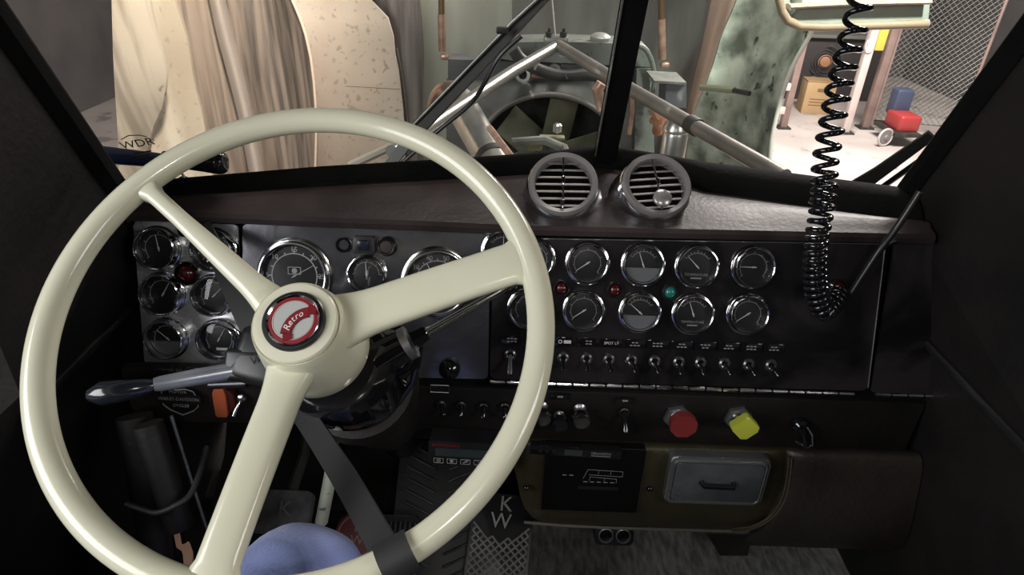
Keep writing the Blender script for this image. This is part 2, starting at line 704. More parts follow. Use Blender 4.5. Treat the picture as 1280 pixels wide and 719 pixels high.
# defroster roll: black
b = MB()
rr = []
for t in [i / 8 for i in range(9)]:
    rr.append([a.lerp(c, t) + V((0, 0, .012 * math.sin(PI * t) ** .8)) for a, c in zip(sillP, midP)])
far = [p + V((0, .03, -.05)) for p in sillP]
b.grid([far] + rr + [[p + V((0, .004, -.014)) for p in midP]])
part('sill_roll', b, BLACK_M, dash, True, sharp=50)
# carcass behind the panels
b = MB()
zt, zb = lipP[20].z - .015, QL.z
c0 = [clampx(DP(60, 285, -.006)), clampx(DP(1230, 300, -.006))]
top = QD + ND * -.006
def carc(z, o=-.006):
    q = QD + ND * o
    return V((0, q.y + (z - q.z) * math.tan(LEAN), z))
pts = [carc(zt), carc(QL.z), ]
b.grid([[V((x, p.y, p.z)) for x in (XL - flare(p.z), XR + flare(p.z))] for p in (carc(zt) + V((0, .12, 0)), carc(zt), carc(QL.z), carc(QL.z) + V((0, .12, 0)))])
part('carcass', b, BLACK_M, dash, True)
# small screw hole buttons in leather
for px, py in ((662, 264), (866, 268)):
    q = PZ(px, py, -.40)
    part('button', MB().sphere(T(q), .004), BLACK, dash, True)


def plate(name, label, px_pts, off, th, m, r=.006, cat='panel'):
    M = frame(DP(*px_pts[0], off), ND)
    inv = M.inverted()
    poly = [tuple((inv @ DP(px, py, off)).xy) for px, py in px_pts]
    t = thing(name, label, cat, M)
    b = MB().prism(I4, round_poly(poly, r)[::-1], -th, 0, .0008, 1)
    part('plate', b, m, t)
    return t


def screw_on(t, px, py, r=.005, off=.001, m=CHROME_D):
    L = WM[t].inverted() @ DF(px, py)
    b = MB().lathe(I4, [(r, 0), (r * .95, r * .5), (r * .5, r * .75), (0, r * .8)], 12)
    b.box(T((0, 0, r * .78)), (r * 1.2, r * .2, r * .12), m=BLACK)
    b.mats = [m, BLACK]
    o = part('screw', b, m, t, loc=L)
    return o


pl_left = plate('instrument_panel', 'scuffed chrome plate with six gauges at the far left of the dash', [(166, 275), (297, 281), (302, 459), (181, 457)], .004, .004, PLATE)
pl_mid = plate('instrument_panel', 'chrome plate behind the steering wheel holding speed and engine dials', [(303, 280), (613, 291), (610, 474), (303, 468)], .006, .004, mat('mid_plate', (.26, .26, .285), (.10, .10, .115), rough=.08, metal=.85, ns=9, rough2=.3, bump=.15, bs=8, distort=1.2, spots=((.4, .4, .4), 110, .73)))
pl_right = plate('instrument_panel', 'wide dark glossy plate with two gauge rows and toggle row', [(617, 297), (1107, 305), (1084, 489), (612, 474)], .008, .004, PLATE_D, .009)
pl_glove = plate('glove_box_door', 'narrow dark glossy glove box door at right end of dash', [(1119, 302), (1220, 306), (1196, 493), (1089, 491)], .008, .004, PLATE_D, .006, 'door')
b = MB()
tr = [DP(*p, .0085) for p in ((620, 299), (1100, 307), (1105, 312), (1083, 486), (1075, 488))]
b.tube([DP(617, 297.5, .0095), DP(1098, 305, .0095), DP(1106, 312, .0095), DP(1085, 485, .0095)], .0009, 6)
part('bright_edge', b, CHROME_D, pl_right, True)
for px, py in ((312, 291), (603, 300), (599, 461)):
    screw_on(pl_mid, px, py, .006)
for px, py in ((1031, 465), (700, 302)):
    screw_on(pl_right, px, py, .005)
screw_on(pl_glove, 1107, 482, .006)

# piano hinges (knuckle by knuckle)
def hinge(t, pa, pb, n):
    a, c = DP(*pa, .008), DP(*pb, .008)
    h = part('hinge', MB().tube([a, c], .0016, 8), BLACK, t, True)
    d = (c - a)
    for k in range(n):
        q0, q1 = a + d * (k + .06) / n, a + d * (k + .94) / n
        part('knuckle', MB().tube([q0, q1], .0032, 10), CHROME, h, True)


hinge(pl_right, (612, 477), (1068, 492.5), 22)
hinge(pl_glove, (1093, 493), (1195, 496), 5)


# ---- gauges
def poff(px):
    return .0042 if px < 300 else (.0062 if px < 612 else .0082)


def needle_mesh(r, ang):
    b = MB()
    b.prism(RZ(ang), [(-.004, -.0007), (r * .72, -.0002), (r * .72, .0002), (-.004, .0007)], .0012, .0017)
    b.lathe(I4, [(.0028, .001), (.0026, .0024), (0, .0026)], 12, m=None)
    return b


BEZ = {}


def gauge(px, py, r, label, group, needle=140, style='arc', name='gauge', h=.010, tall=.012, numbers=None, lower=False, sub=None, print_m=INK_D, a0=-40, a1=220, cap=None):
    t = thing(name, label, 'gauge', DF(px, py, h + poff(px)) @ T((0, 0, poff(px))), group)
    k = (round(r, 4), tall)
    if k not in BEZ:
        b = MB().lathe(I4, [(r * 1.04, 0), (r * 1.03, tall * .28), (r * .99, tall * .34), (r * .96, tall * .36), (r * .955, tall * .8), (r * .93, tall * .97), (r * .89, tall), (r * .85, tall * .93), (r * .825, tall * .6), (r * .82, tall * .25)], 48)
        d = MB().lathe(I4, [(r * .84, tall * .2), (r * .80, tall * .22), (0, tall * .22)], 40)
        g = MB().lathe(I4, [(r * .85, tall * .62), (r * .6, tall * .66), (0, tall * .68)], 40)
        BEZ[k] = (b.mesh('bezel', CHROME), d.mesh('dial', DIAL), g.mesh('lens', LENS))
    be, di, ge = BEZ[k]
    part('bezel', be, None, t)
    part('dial', di, None, t)
    z = tall * .22
    # print
    b = MB()
    rr = r * .60
    n = 40
    arc = [(rr * math.cos(R(a0 + (a1 - a0) * i / n)), rr * math.sin(R(a0 + (a1 - a0) * i / n))) for i in range(n + 1)]
    wv = r * .03
    for i in range(n):
        (x0, y0), (x1, y1) = arc[i], arc[i + 1]
        s0, s1 = (rr + wv) / rr, (rr + wv) / rr
        b.raw([(x0, y0, z + .0005), (x1, y1, z + .0005), (x1 * s1, y1 * s1, z + .0005), (x0 * s0, y0 * s0, z + .0005)], [(0, 1, 2, 3)])
    for i in range(9 if numbers is None else 2 * len(numbers) - 1):
        q = 9 if numbers is None else 2 * len(numbers) - 1
        a = a1 - (a1 - a0) * i / (q - 1)
        ln = .12 if i % 2 == 0 else .07
        b.box(RZ(a) @ T((rr * 1.02 + r * ln / 2, 0, z + .0005)), (r * ln, r * .03, .0003))
    if numbers:
        for i, s_ in enumerate(numbers):
            a = R(a1 - (a1 - a0) * i / (len(numbers) - 1))
            b.text(T((math.cos(a) * r * .72 * 1.03, math.sin(a) * r * .72, z + .0006)), s_, r * .19, .0002)
    if sub:
        b.text(T((0, -r * .40, z + .0006)), sub, r * .17, .0002)
        b.box(T((0, -r * .56, z + .0005)), (r * .5, r * .07, .0003))
    if style == 'speed':
        b.box(T((0, r * .24, z + .0006)), (r * .34, r * .02, .0003))
        b.box(T((0, r * .05, z + .0006)), (r * .34, r * .02, .0003))
        for s_ in (-1, 1):
            b.box(T((s_ * r * .17, r * .145, z + .0006)), (r * .02, r * .2, .0003))
        b.lathe(T((0, r * .14, z + .0004)), [(r * .075, 0), (r * .07, .0004), (0, .0004)], 16)
    if style == 'pump':
        b.prism(T((0, r * .05, z)), rrect(r * .16, r * .26, r * .05), 0, .0006)
        b.box(T((0, -r * .22, z + .0005)), (r * .10, r * .06, .0003))
    part('dial_print', b, print_m, t, kind=None)
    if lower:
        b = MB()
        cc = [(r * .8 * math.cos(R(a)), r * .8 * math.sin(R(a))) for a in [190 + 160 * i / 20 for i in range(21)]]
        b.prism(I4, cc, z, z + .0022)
        part('grey_lower_half', b, GREYP, t)  # flat grey segment across the lower dial
    nb = MB()
    ang = needle
    nb.prism(RZ(ang), [(-.004, -.0008), (r * .62, -.0003), (r * .62, .0003), (-.004, .0008)], z + .0014, z + .0019)
    nb.lathe(T((0, 0, z + .0008)), [(.0014, 0), (.0013, .0012), (0, .0015)], 10)
    part('needle', nb, INK, t)
    part('lens', ge, None, t)
    return t


G6 = 'gauges on the far left chrome plate'
gauge(196, 311, .0300, 'chrome gauge at the top left of the far left plate', G6, 100, tall=.02)
gauge(266, 313, .0300, 'gauge partly behind the upper left spoke, top right of the far left plate', G6, 60, tall=.02)
gauge(202, 368, .0300, 'chrome gauge in the left column under the top left one', G6, 60, tall=.02)
gauge(266, 370, .0290, 'chrome gauge right of the dark red lamp on far left plate', G6, 45, tall=.02)
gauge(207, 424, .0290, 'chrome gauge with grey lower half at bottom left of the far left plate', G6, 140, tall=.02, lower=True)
t = gauge(272, 425, .0285, 'chrome gauge with a short white bar, bottom right of far left plate', G6, 60, tall=.02)
part('white_bar', MB().box(T((.004, -.014, .006)), (.016, .0036, .0006)), INK, t)
gauge(366, 346, .0500, 'large chrome dial numbered 5 to 25 above the horn cap', 'dials behind the wheel', 30, 'speed', name='tachometer', numbers=['0', '5', '10', '15', '20', '25', '30'], print_m=INK, a0=-45, a1=225)
gauge(457, 344, .0272, 'small chrome fuel gauge between the two large dials', 'dials behind the wheel', 95, 'pump', print_m=INK_D, a0=0, a1=180)
gauge(546, 354, .0480, 'large chrome dial half hidden by the right hand spoke', 'dials behind the wheel', 120, name='speedometer', numbers=['10', '20', '30', '40', '50', '60', '70', '80'], print_m=INK_D, a0=-40, a1=220)
GR = 'small chrome gauges on the wide right plate'
row1 = [(629, 314, 90, 'gauge peeping over the right spoke where it meets the rim', 0, None), (667, 325, 70, 'gauge half behind the rim, left of the upper row', 0, None),
        (735, 330, 215, 'upper row gauge below the left air vent, needle pointing down left', 0, 'PSI'),
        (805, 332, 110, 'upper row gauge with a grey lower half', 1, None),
        (873, 334, 135, 'upper row gauge above the teal lamp side, needle to the upper left', 0, None),
        (944, 335, 180, 'upper row gauge nearest the coiled cord', 0, None)]
for px, py, nd, lb_, lo_, su in row1:
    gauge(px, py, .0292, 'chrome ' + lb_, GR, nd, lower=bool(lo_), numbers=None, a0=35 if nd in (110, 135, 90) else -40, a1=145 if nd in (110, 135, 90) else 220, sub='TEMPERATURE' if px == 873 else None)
row2 = [(661, 387, 70, 'gauge mostly behind the rim, left of the lower row', 0), (730, 390, 215, 'lower row gauge with needle to the lower left, beside the rim', 0),
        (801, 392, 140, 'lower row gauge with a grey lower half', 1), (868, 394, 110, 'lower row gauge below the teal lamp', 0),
        (937, 394, 215, 'lower row gauge at the right end, nearest the coiled cord', 0)]
for px, py, nd, lb_, lo_ in row2:
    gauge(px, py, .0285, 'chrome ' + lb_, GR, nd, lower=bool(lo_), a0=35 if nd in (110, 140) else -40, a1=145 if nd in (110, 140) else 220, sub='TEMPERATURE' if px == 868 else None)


# ---- indicator lamps
def lamp(px, py, r, m, label, rim=BLACK, F=DF, group=None, name='indicator_lamp'):
    t = thing(name, label, 'lamp', F(px, py, .005 + poff(px)) @ T((0, 0, poff(px))), group)
    part('rim', MB().lathe(I4, [(r * 1.35, 0), (r * 1.35, r * .5), (r * 1.15, r * .75), (r, r * .5), (r, 0)], 24), rim, t)
    part('jewel', MB().lathe(I4, [(r, r * .2), (r * .95, r * .5), (r * .7, r * .85), (r * .35, r * 1.0), (0, r * 1.05)], 24), m, t)


lamp(635, 357, .0095, REDG, 'dark red lamp in a square surround just below the right spoke end')
lamp(702, 361, .0082, REDG, 'red lamp between rim and gauges, left of the other red one')
lamp(769, 363, .0082, REDG, 'red lamp between the two gauge rows left of the grey halved gauges')
lamp(838, 366, .0080, TEALG, 'teal green lamp between the two gauge rows')
lamp(1049, 361, .0095, REDG, 'red jewel lamp in chrome rim beside the coiled cord end', rim=CHROME)
lamp(233, 342, .0125, mat('dark_red_lens', (.07, .006, .008), rough=.15, coat=.6), 'large dark red lamp amid the six gauges', rim=BLACK_G)
lamp(228, 289, .006, BLACK_G, 'small black plug at the top of the far left plate', rim=BLACK_G, name='hole_plug')

# ---- switches near the top of middle plate
t = thing('cigar_lighter_socket', 'small black socket left of the square rocker switch', 'socket', DF(430, 306, .006) @ T((0, 0, .006)))
part('ring', MB().lathe(I4, [(.0105, 0), (.0105, .004), (.008, .005), (.007, .002), (.007, -.002), (0, -.002)], 24), BLACK_G, t)
part('hole', MB().lathe(I4, [(.0068, .0021), (0, .0021)], 20), DIAL, t)
t = thing('rocker_switch', 'square black rocker switch above the fuel gauge', 'switch', DF(456, 306, .008) @ T((0, 0, .006)))
part('housing', MB().prism(I4, rrect(.030, .024, .004), 0, .009, .002), BLACK, t)
part('rocker', MB().box(T((0, 0, .010)) @ RX(8), (.016, .014, .006), .002), mat('blue_black_rocker', (.015, .02, .035), rough=.2), t)
t = thing('push_button', 'round black push button right of the square rocker switch', 'button', DF(484, 308, .008) @ T((0, 0, .006)))
part('collar', MB().lathe(I4, [(.0135, 0), (.013, .008), (.011, .012), (.009, .011), (.009, .007), (0, .007)], 24), BLACK, t)
part('cap', MB().lathe(I4, [(.0085, .006), (.008, .010), (0, .0105)], 20), mat('brown_button', (.03, .02, .018), rough=.4), t)
# lower bump and screw at the bottom of middle plate
t = thing('knob', 'dark dome knob at the bottom edge of the middle plate', 'knob', DF(562, 461, .006) @ T((0, 0, .006)))
part('dome', MB().lathe(I4, [(.015, 0), (.0145, .006), (.010, .011), (.004, .0135), (0, .014)], 24), BLACK_G, t)

# ---- label plates over the toggles (parts of the right plate)
lab = [(640, '=='), (705, 'o'), (735, '=='), (763, 'SPOT LT'), (792, '=='), (820, '=='), (850, '=='), (879, '=='), (908, '=='), (936, '=='), (964, '==')]
for i, (px, tx) in enumerate(lab):
    py = 425 + (px - 705) * .033
    Lm = WM[pl_right].inverted() @ DF(px, py, .0)
    b = MB()
    o = part('label_plate', MB().box(T((0, 0, .0095)), (.0295, .0125, .0014), .0004), BLACK_G, pl_right, loc=Lm)
    b = MB()
    if tx == 'o':
        b.box(T((.004, 0, .0104)), (.010, .0045, .0003), m=INK)
        b.lathe(T((-.006, 0, .0103)), [(.0028, 0), (.0028, .0003), (.0018, .0003), (.0018, 0)], 12, m=INK)
    elif tx == 'SPOT LT':
        b.text(T((0, 0, .0104)), tx, .0055, .0002, m=INK)
    else:
        random.seed(i)
        for yy in (.002, -.002):
            n = random.randint(2, 3)
            for k in range(n):
                b.box(T(((k - (n - 1) / 2) * .005, yy, .0104)), (.0036, .0016, .0003), m=INK_D)
    part('print', b, INK_D, o)


# ---- toggle switches
NUT = mat('dark_nut', (.22, .22, .22), (.15, .15, .15), rough=.3, metal=.9)


def toggle(px, py, ang, label, group, F=DF, m=NUT, r=.0088, ln=.018, base=.008, fl=True, name='toggle_switch'):
    t = thing(name, label, 'switch', F(px, py, .008) @ T((0, 0, base)), group)
    b = MB()
    n = 16
    for k in range(n):
        a = 360 * k / n
        b.box(RZ(a) @ T((r * .88, 0, .0012)), (r * .22, r * .2, .0024), m=m)
    b.lathe(I4, [(r * .85, 0), (r * .85, .003), (r * .6, .0045), (r * .45, .004), (r * .45, .001)], 20, m=m)
    part('knurled_nut', b, m, t)
    d = V((math.cos(R(ang)) * .72, math.sin(R(ang)) * .72, .69))
    p0 = V((0, 0, .002))
    b = MB().tube([p0, p0 + d * ln * .5, p0 + d * ln * .9, p0 + d * ln], [.0022, .0028, .0036, .0026], 10, flat=.6, updir=V((0, 0, 1)))
    part('lever', b, BLACK_G if not fl else CHROME_D, t)
    return t


tg = [(704, -92), (733, -85), (761, -80), (789, -70), (818, -72), (848, -80), (875, -75), (905, -60), (935, -58), (963, -55)]
ords = ['first toggle right of the rim in the long row', 'second toggle right of the rim in the long row', 'toggle under the SPOT LT plate', 'fourth toggle right of the rim in the long row',
        'toggle right below the grey halved gauges, fifth past the rim', 'sixth toggle right of the rim in the long row', 'toggle straight below the teal lamp side, seventh past the rim',
        'third toggle from the right end of the long row', 'second toggle from the right end of the long row', 'toggle at the right end of the long row']
for i, (px, a) in enumerate(tg):
    py = 447 + (px - 704) * .036
    toggle(px, py, a, 'small chrome ' + ords[i], 'toggle row on the wide right plate', ln=.019, fl=False)
toggle(638, 443, -90, 'longer chrome toggle at the bottom left of the wide plate inside the rim', 'toggle row on the wide right plate', ln=.030)

# ================================================================== AIR VENTS
SLAT = {}


def vent(px, py, label, lean_x, tilt, knob=False):
    c = PZ(px, py, -.306)
    n = V((lean_x, -.66, .75)).normalized()
    M = frame(c, n) @ RZ(tilt)
    r = .0455
    t = thing('air_vent', label, 'vent', M)
    part('housing', MB().lathe(I4, [(r * 1.26, -.056), (r * 1.22, -.050), (r * 1.13, -.040), (r * 1.10, -.022), (r * 1.10, -.010), (r * 1.04, -.006)], 48), CHROME, t)
    part('ring', MB().lathe(I4, [(r * 1.04, -.008), (r * 1.03, -.001), (r * .985, .002), (r * .86, .0), (r * .83, -.004), (r * .83, -.02)], 48), mat('satin_ring', (.30, .285, .28), rough=.32, metal=.35), t)
    part('duct', MB().lathe(I4, [(r * .86, -.012), (r * .7, -.03), (0, -.034)], 32), BLACK_M, t)
    ys = [-.70, -.47, -.235, 0, .235, .47, .70]
    for y in ys:
        hw = math.sqrt(max(.0, .84 ** 2 - y * y)) * r
        part('slat', MB().box(T((0, y * r, -.006)) @ RX(-25), (hw * 2, .0042, .0016), .0005, 1), mat('slat_metal', (.19, .172, .162), rough=.4, metal=.3), t)
    part('rod', MB().tube([(0, -r * .82, -.0015), (0, 0, .001), (0, r * .84, -.0015)], .0013, 8).box(T((0, .002, .003)), (.005, .010, .006), .0015), CHROME, t)
    if knob:
        k = part('round_badge', MB().lathe(T((.001, -r * .52, .003)), [(.0125, 0), (.0125, .004), (.010, .006), (.004, .0072), (0, .0074)], 28), mat('badge_silver', (.62, .60, .58), (.38, .37, .36), rough=.25, metal=.6, ns=90), t)
        part('print', MB().box(T((.001, -r * .52, .0075)) @ RZ(12), (.012, .004, .0006), .0002), mat('badge_mark', (.12, .12, .13), rough=.4), k)
    else:
        part('tab', MB().box(T((-.001, -r * .70, .002)), (.006, .009, .004), .001), CHROME, t)
    # foot plate down to the leather
    return t


vent(704, 228, 'chrome round air vent left on the dash top, without a badge', -.05, 0)
vent(822, 230, 'chrome round air vent right on the dash top with a round badge', .06, 8, True)

# ================================================================== LOWER DASH
low = thing('lower_dash_panel', 'flat black panel below the hinge carrying pull knobs', 'panel', LP(860, 550, -.02))
b = MB()
lx0, lx1 = LP(395, 500).x, XR + .035
z1, z0 = LP(640, 489).z + .004, LP(640, 556).z
poly = [(lx0, z0), (lx1, z0 - .0), (lx1, z1), (lx0, z1)]
b.box(T(((lx0 + lx1) / 2, LP(640, 520).y + .012, (z0 + z1) / 2)), (lx1 - lx0, .022, z1 - z0), .003)
part('panel', b, VINYL, low, True)
# left plate under the gauges
t = thing('switch_bracket', 'black bracket plate below the far left gauges', 'bracket', LP(240, 530))
b = MB()
Mf = frame(LP(240, 495, .03), NL)
inv = Mf.inverted()
poly = [tuple((inv @ LP(px, py, .03)).xy) for px, py in ((150, 459), (345, 462), (345, 530), (178, 526), (165, 512))]
b.prism(Mf, round_poly(poly, .008)[::-1], -.012, 0, .0015)
part('plate', b, mat('bracket_black', (.022, .018, .016), (.032, .027, .024), rough=.5), t, True)
b = MB().tube([LP(190, 460, .04), LP(270, 466, .04)], .003, 8)
for k in range(8):
    q = LP(192 + k * 10, 460.2 + k * .75, .04)
    b.tube([q, q + V((.008, 0, -.0003))], .0042, 8)
part('hinge', b, BLACK, t, True)

# shield badge
Mb = frame(LP(226, 499, .036), NL) @ RZ(-1) @ Matrix.Scale(1.32, 4)
t = thing('shield_badge', 'bar and shield emblem reading MOTOR HARLEY-DAVIDSON CYCLES on black plate', 'badge', Mb)
DK = mat('badge_relief', (.34, .34, .34), (.46, .46, .45), rough=.4, metal=.3, ns=60)
b = MB()
sh = [(-.016, .0125), (-.008, .015), (0, .0135), (.008, .015), (.016, .0125), (.019, .004), (.018, -.007), (.012, -.013), (0, -.019), (-.012, -.013), (-.018, -.007), (-.019, .004)]
b.prism(I4, sh[::-1], 0, .002, .0005)
part('shield', b, mat('badge_dark', (.03, .03, .032), rough=.4, metal=.6), t)
b = MB()
b.tube([(x, y, .0024) for x, y in sh], .0007, 6, closed=True)
part('outline', b, DK, t)
part('bar', MB().box(T((0, .0025, .002)), (.046, .0105, .003), .0006).box(T((0, .0078, .0036)), (.046, .0009, .0008)).box(T((0, -.0028, .0036)), (.046, .0009, .0008)), mat('badge_bar', (.05, .05, .052), rough=.4, metal=.6), t)
b = MB()
b.text(T((0, .0025, .0037)), 'HARLEY-DAVIDSON', .0056, .0003, sx=.84)
b.text(T((0, .0108, .0024)), 'MOTOR', .0050, .0003)
b.text(T((0, -.0068, .0024)), 'CYCLES', .0050, .0003)
part('lettering', b, DK, t)

# orange tab lever and small chrome key
t = thing('orange_lever', 'bright orange upright lever tab below the silver stalk', 'lever', frame(LP(274, 504, .05), NL) @ Matrix.Scale(1.2, 4))
part('tab', MB().prism(I4, [(.0075, .020), (-.003, .020), (-.0065, .012), (-.0080, -.018), (-.006, -.021), (.0045, -.021), (.0065, -.018), (.009, .010)][::-1], -.010, 0, .0015), ORANGE, t)
part('side', MB().prism(I4, [(.008, .018), (.0065, -.018), (.016, -.010), (.016, .010)], -.012, -.003, .001), mat('dark_red_side', (.09, .02, .015), rough=.5), t)
part('mount', MB().tube([V((-.008, .022, -.004)), V((.034, .026, -.004))], .0055, 12), mat('mount_grey', (.10, .10, .11), rough=.35, metal=.8), t)
t = thing('small_toggle', 'small chrome flip toggle right of the orange lever', 'switch', frame(LP(303, 500, .036), NL))
part('nut', MB().lathe(T((0, .004, 0)), [(.007, 0), (.007, .004), (.004, .006), (0, .006)], 6), CHROME_D, t)
part('lever', MB().tube([V((0, .004, .004)), V((-.004, -.006, .014)), V((-.007, -.014, .018))], [.0016, .0024, .0036], 10, flat=.6), CHROME, t)

# knobs on the lower panel
def pull(px, py, r, ln, m, label, cap=None, name='pull_knob'):
    t = thing(name, label, 'knob', frame(LP(px, py, .002 + ln) - NL * ln, NL))
    part('shaft', MB().lathe(I4, [(r * .7, 0), (r * .5, .003), (r * .3, .004), (r * .3, ln)], 16), CHROME_D, t)
    part('knob_cap', MB().lathe(T((0, 0, ln * .5)), [(r * .8, 0), (r, ln * .12), (r, ln * .42), (r * .92, ln * .5), (r * .8, ln * .52), (0, ln * .5)], 32), cap or m, t)


DISC = mat('turned_metal', (.42, .42, .42), (.26, .26, .26), rough=.22, metal=1, ns=30, st=(1, .1, 1))
pull(678, 525, .0125, .03, DISC, 'turned metal knob half behind the rim')
pull(700, 532, .0125, .022, BLACK_G, 'black knob between two turned metal knobs')
pull(727, 528, .0130, .03, DISC, 'turned metal knob clear of the rim on the lower panel')
low_t = [(551, 509, -70, 'dim toggle nearest the steering column on the lower panel'), (576, 510, -90, 'dim toggle second from the steering column'), (604, 512, -90, 'dim toggle with long lever left of the rim'), (631, 512, -90, 'dim toggle just inside the rim on the lower panel')]
for px, py, a, lb_ in low_t:
    toggle(px, py, a, lb_, 'dim toggles left of the rim', F=LF, base=.001, m=mat('dim_metal', (.06, .06, .06), rough=.35, metal=.8), ln=.016, fl=False)
toggle(781, 518, -85, 'black lever switch under a small plate between knobs and red valve', None, F=LF, base=.001, m=BLACK, ln=.03, fl=False)
for px, py in ((700, 494), (781, 499)):
    Lm = WM[low].inverted() @ LF(px, py)
    o = part('label_plate', MB().box(T((0, 0, .003)), (.027, .011, .0016), .0004), BLACK_G, low, loc=Lm)
    part('print', MB().box(T((0, 0, .0042)), (.008, .003, .0003)), INK_D, o)
o = part('small_frame', MB().tube([V((-.013, -.006, .004)), V((.013, -.006, .004)), V((.013, .006, .004)), V((-.013, .006, .004))], .0008, 6, closed=True), CHROME_D, low, loc=WM[low].inverted() @ LF(550, 484))


def valve(px, py, kx, ky, m, poly_n, r, label, rot):
    M = frame(LP(px, py, .001), NL)
    t = thing('air_brake_valve', label, 'valve', M)
    part('hex_nut', MB().prism(RZ(15), [(.020 * math.cos(R(60 * i)), .020 * math.sin(R(60 * i))) for i in range(6)], 0, .007, .001), CHROME_D, t)
    part('collar', MB().lathe(I4, [(.013, .006), (.012, .012), (.009, .013), (.009, .02)], 24), CHROME, t)
    q = (M.inverted() @ LP(kx, ky, .042))
    part('stem', MB().tube([V((0, 0, .012)), V((q.x, q.y, .036))], .0055, 12), m if m is YELK else CHROME, t)
    poly = [(r * math.cos(R(rot + 360 * i / poly_n)), r * math.sin(R(rot + 360 * i / poly_n))) for i in range(poly_n)]
    part('handle', MB().prism(T((q.x, q.y, .034)), round_poly(poly, r * (.25 if poly_n == 4 else .12)), 0, .012, .003, 3), m, t)


valve(846, 520, 854, 531, REDK, 8, .0195, 'red eight sided brake knob on the lower panel', 22.5)
valve(922, 521, 931, 534, YELK, 4, .0215, 'yellow diamond shaped brake knob on the lower panel', 0)

# chrome flip latch
t = thing('latch_handle', 'black and chrome pull latch right of the yellow knob', 'latch', frame(LP(999, 530, .001), NL))
part('boss', MB().lathe(I4, [(.012, 0), (.011, .008), (.007, .012), (0, .012)], 20), BLACK_G, t)
part('lever', MB().tube([V((0, 0, .01)), V((.004, -.012, .016)), V((.010, -.026, .014))], [.005, .004, .005], 10), BLACK_G, t)
part('loop', MB().tube([V((.004, .006, .014)), V((.012, -.004, .020)), V((.018, -.022, .018)), V((.012, -.030, .016)), V((.000, -.024, .014)), V((-.006, -.022, .012))], .0018, 8), CHROME, t)

# ---- leather console with the radio and ashtray
con = thing('console', 'olive brown stitched leather console below the dash', 'console', LP(820, 640))


def bulge_pad(px_poly, amp, off0, sub=28, m=LEATHER_O, name='pad', top=0.35, parent=None):
    """padded shape over a pixel outline: rows top to bottom, given as (y, xl, xr)"""
    rows = []
    n = 24
    for j in range(sub + 1):
        v = j / sub
        y = px_poly[0][0] + (px_poly[-1][0] - px_poly[0][0]) * v
        xl = lerp_poly([(a, b_) for a, b_, c in px_poly], y)
        xr = lerp_poly([(a, c) for a, b_, c in px_poly], y)
        row = []
        for i in range(n + 1):
            u = i / n
            e = (1 - abs(2 * u - 1) ** 8) * (1 - abs(2 * v - 1) ** 5)
            e = max(e, 0) ** .5
            x = xl + (xr - xl) * u
            row.append(LP(x, y + .035 * (x - 820), off0 + amp * e))
        rows.append([clampx(p) for p in row])
    return MB().grid(rows)


p1 = [(553, 640, 992), (575, 638, 990), (600, 645, 986), (625, 650, 978), (640, 655, 968), (652, 665, 950), (660, 680, 925)]
part('centre_pad', bulge_pad(p1, .022, -.004), LEATHER_O, con, True, sharp=80)
p2 = [(551, 975, 1240), (600, 972, 1240), (640, 950, 1240), (665, 935, 1240), (678, 930, 1240)]
part('side_pad', bulge_pad(p2, .032, -.010), LEATHER_D, con, True, sharp=80)
# stitched seam
seam = [(988, 572), (985, 600), (980, 622), (970, 640), (955, 653), (935, 661), (915, 663)]
sp = spline([V((x, y, 0)) for x, y in seam], 60)
b = MB()
for i in range(0, 60):
    a, c = sp[i], sp[i + 1]
    for o_ in (-2.2, 2.2):
        d = (c - a).normalized()
        nx = V((-d.y, d.x, 0)) * o_
        a2, c2 = a + nx, a + (c - a) * .6 + nx
        b.tube([LP(a2.x, a2.y, .0165), LP(c2.x, c2.y, .0165)], .0006, 5)
part('stitching', b, mat('thread', (.16, .13, .09), rough=.8), con, True, kind='stuff')
b = MB().tube([LP(p.x, p.y, .013) for p in sp], .0035, 8)
part('piping', b, LEATHER_O, con, True)
b = MB().tube([LP(x, y + .035 * (x - 820) * 0, .0) for x, y in ((655, 653), (700, 657), (760, 660), (830, 662), (900, 664), (935, 664))], .0024, 8)
part('bottom_edge', b, mat('edge_trim', (.14, .13, .11), rough=.4), con, True)
for px, py in ((658, 610), (812, 611)):
    part('button', MB().sphere(frame(LP(px, py, .019), NL), .005), BLACK_G, con, True)
# hanging leather flap under the console
b = MB()
b.grid([[LP(884 + i * 8, 668, .0 - .01 * i), LP(900 + i * 5, 695, -.02 - .01 * i)] for i in range(8)])
part('gusset', b, LEATHER_D, con, True)

# ashtray
Ma = frame(LP(895, 600, .026), NL)
t = thing('ashtray', 'chrome pull out ashtray set in the leather console', 'ashtray', Ma)
wA = (LP(957, 600, .026) - LP(833, 600, .026)).length
hA = (LP(895, 571, .026) - LP(895, 628, .026)).length
part('frame', MB().prism(I4, rrect(wA, hA, .010), -.012, .004, .003, 3), CHROME_D, t)
part('drawer_front', MB().prism(T((0, 0, .003)), rrect(wA * .88, hA * .80, .007), 0, .004, .0015, 2), mat('worn_chrome', (.22, .24, .25), (.13, .14, .15), rough=.22, metal=.6, ns=18, rough2=.4), t)
part('rolled_rim', MB().tube([V((x, y, .006)) for x, y in rrect(wA * .92, hA * .86, .008)], .0016, 8, closed=True), CHROME_D, t)
part('handle', MB().tube([V((-.024, .002, .008)), V((-.022, .002, .016)), V((.022, .001, .016)), V((.024, .001, .008))], .0042, 10), BLACK_G, t)

# radio
Mr = frame(LP(740, 600, .022), NL)
wR = (LP(802, 600, .022) - LP(679, 600, .022)).length
hR = (LP(740, 562, .022) - LP(740, 641, .022)).length
t = thing('radio', 'black panel radio with thin printed lines in the console', 'radio', Mr)
part('face', MB().prism(I4, rrect(wR, hR, .003), -.012, .002, .001), mat('radio_black', (.004, .004, .004), rough=.4, spec=.2), t)
b = MB()
k = .00098


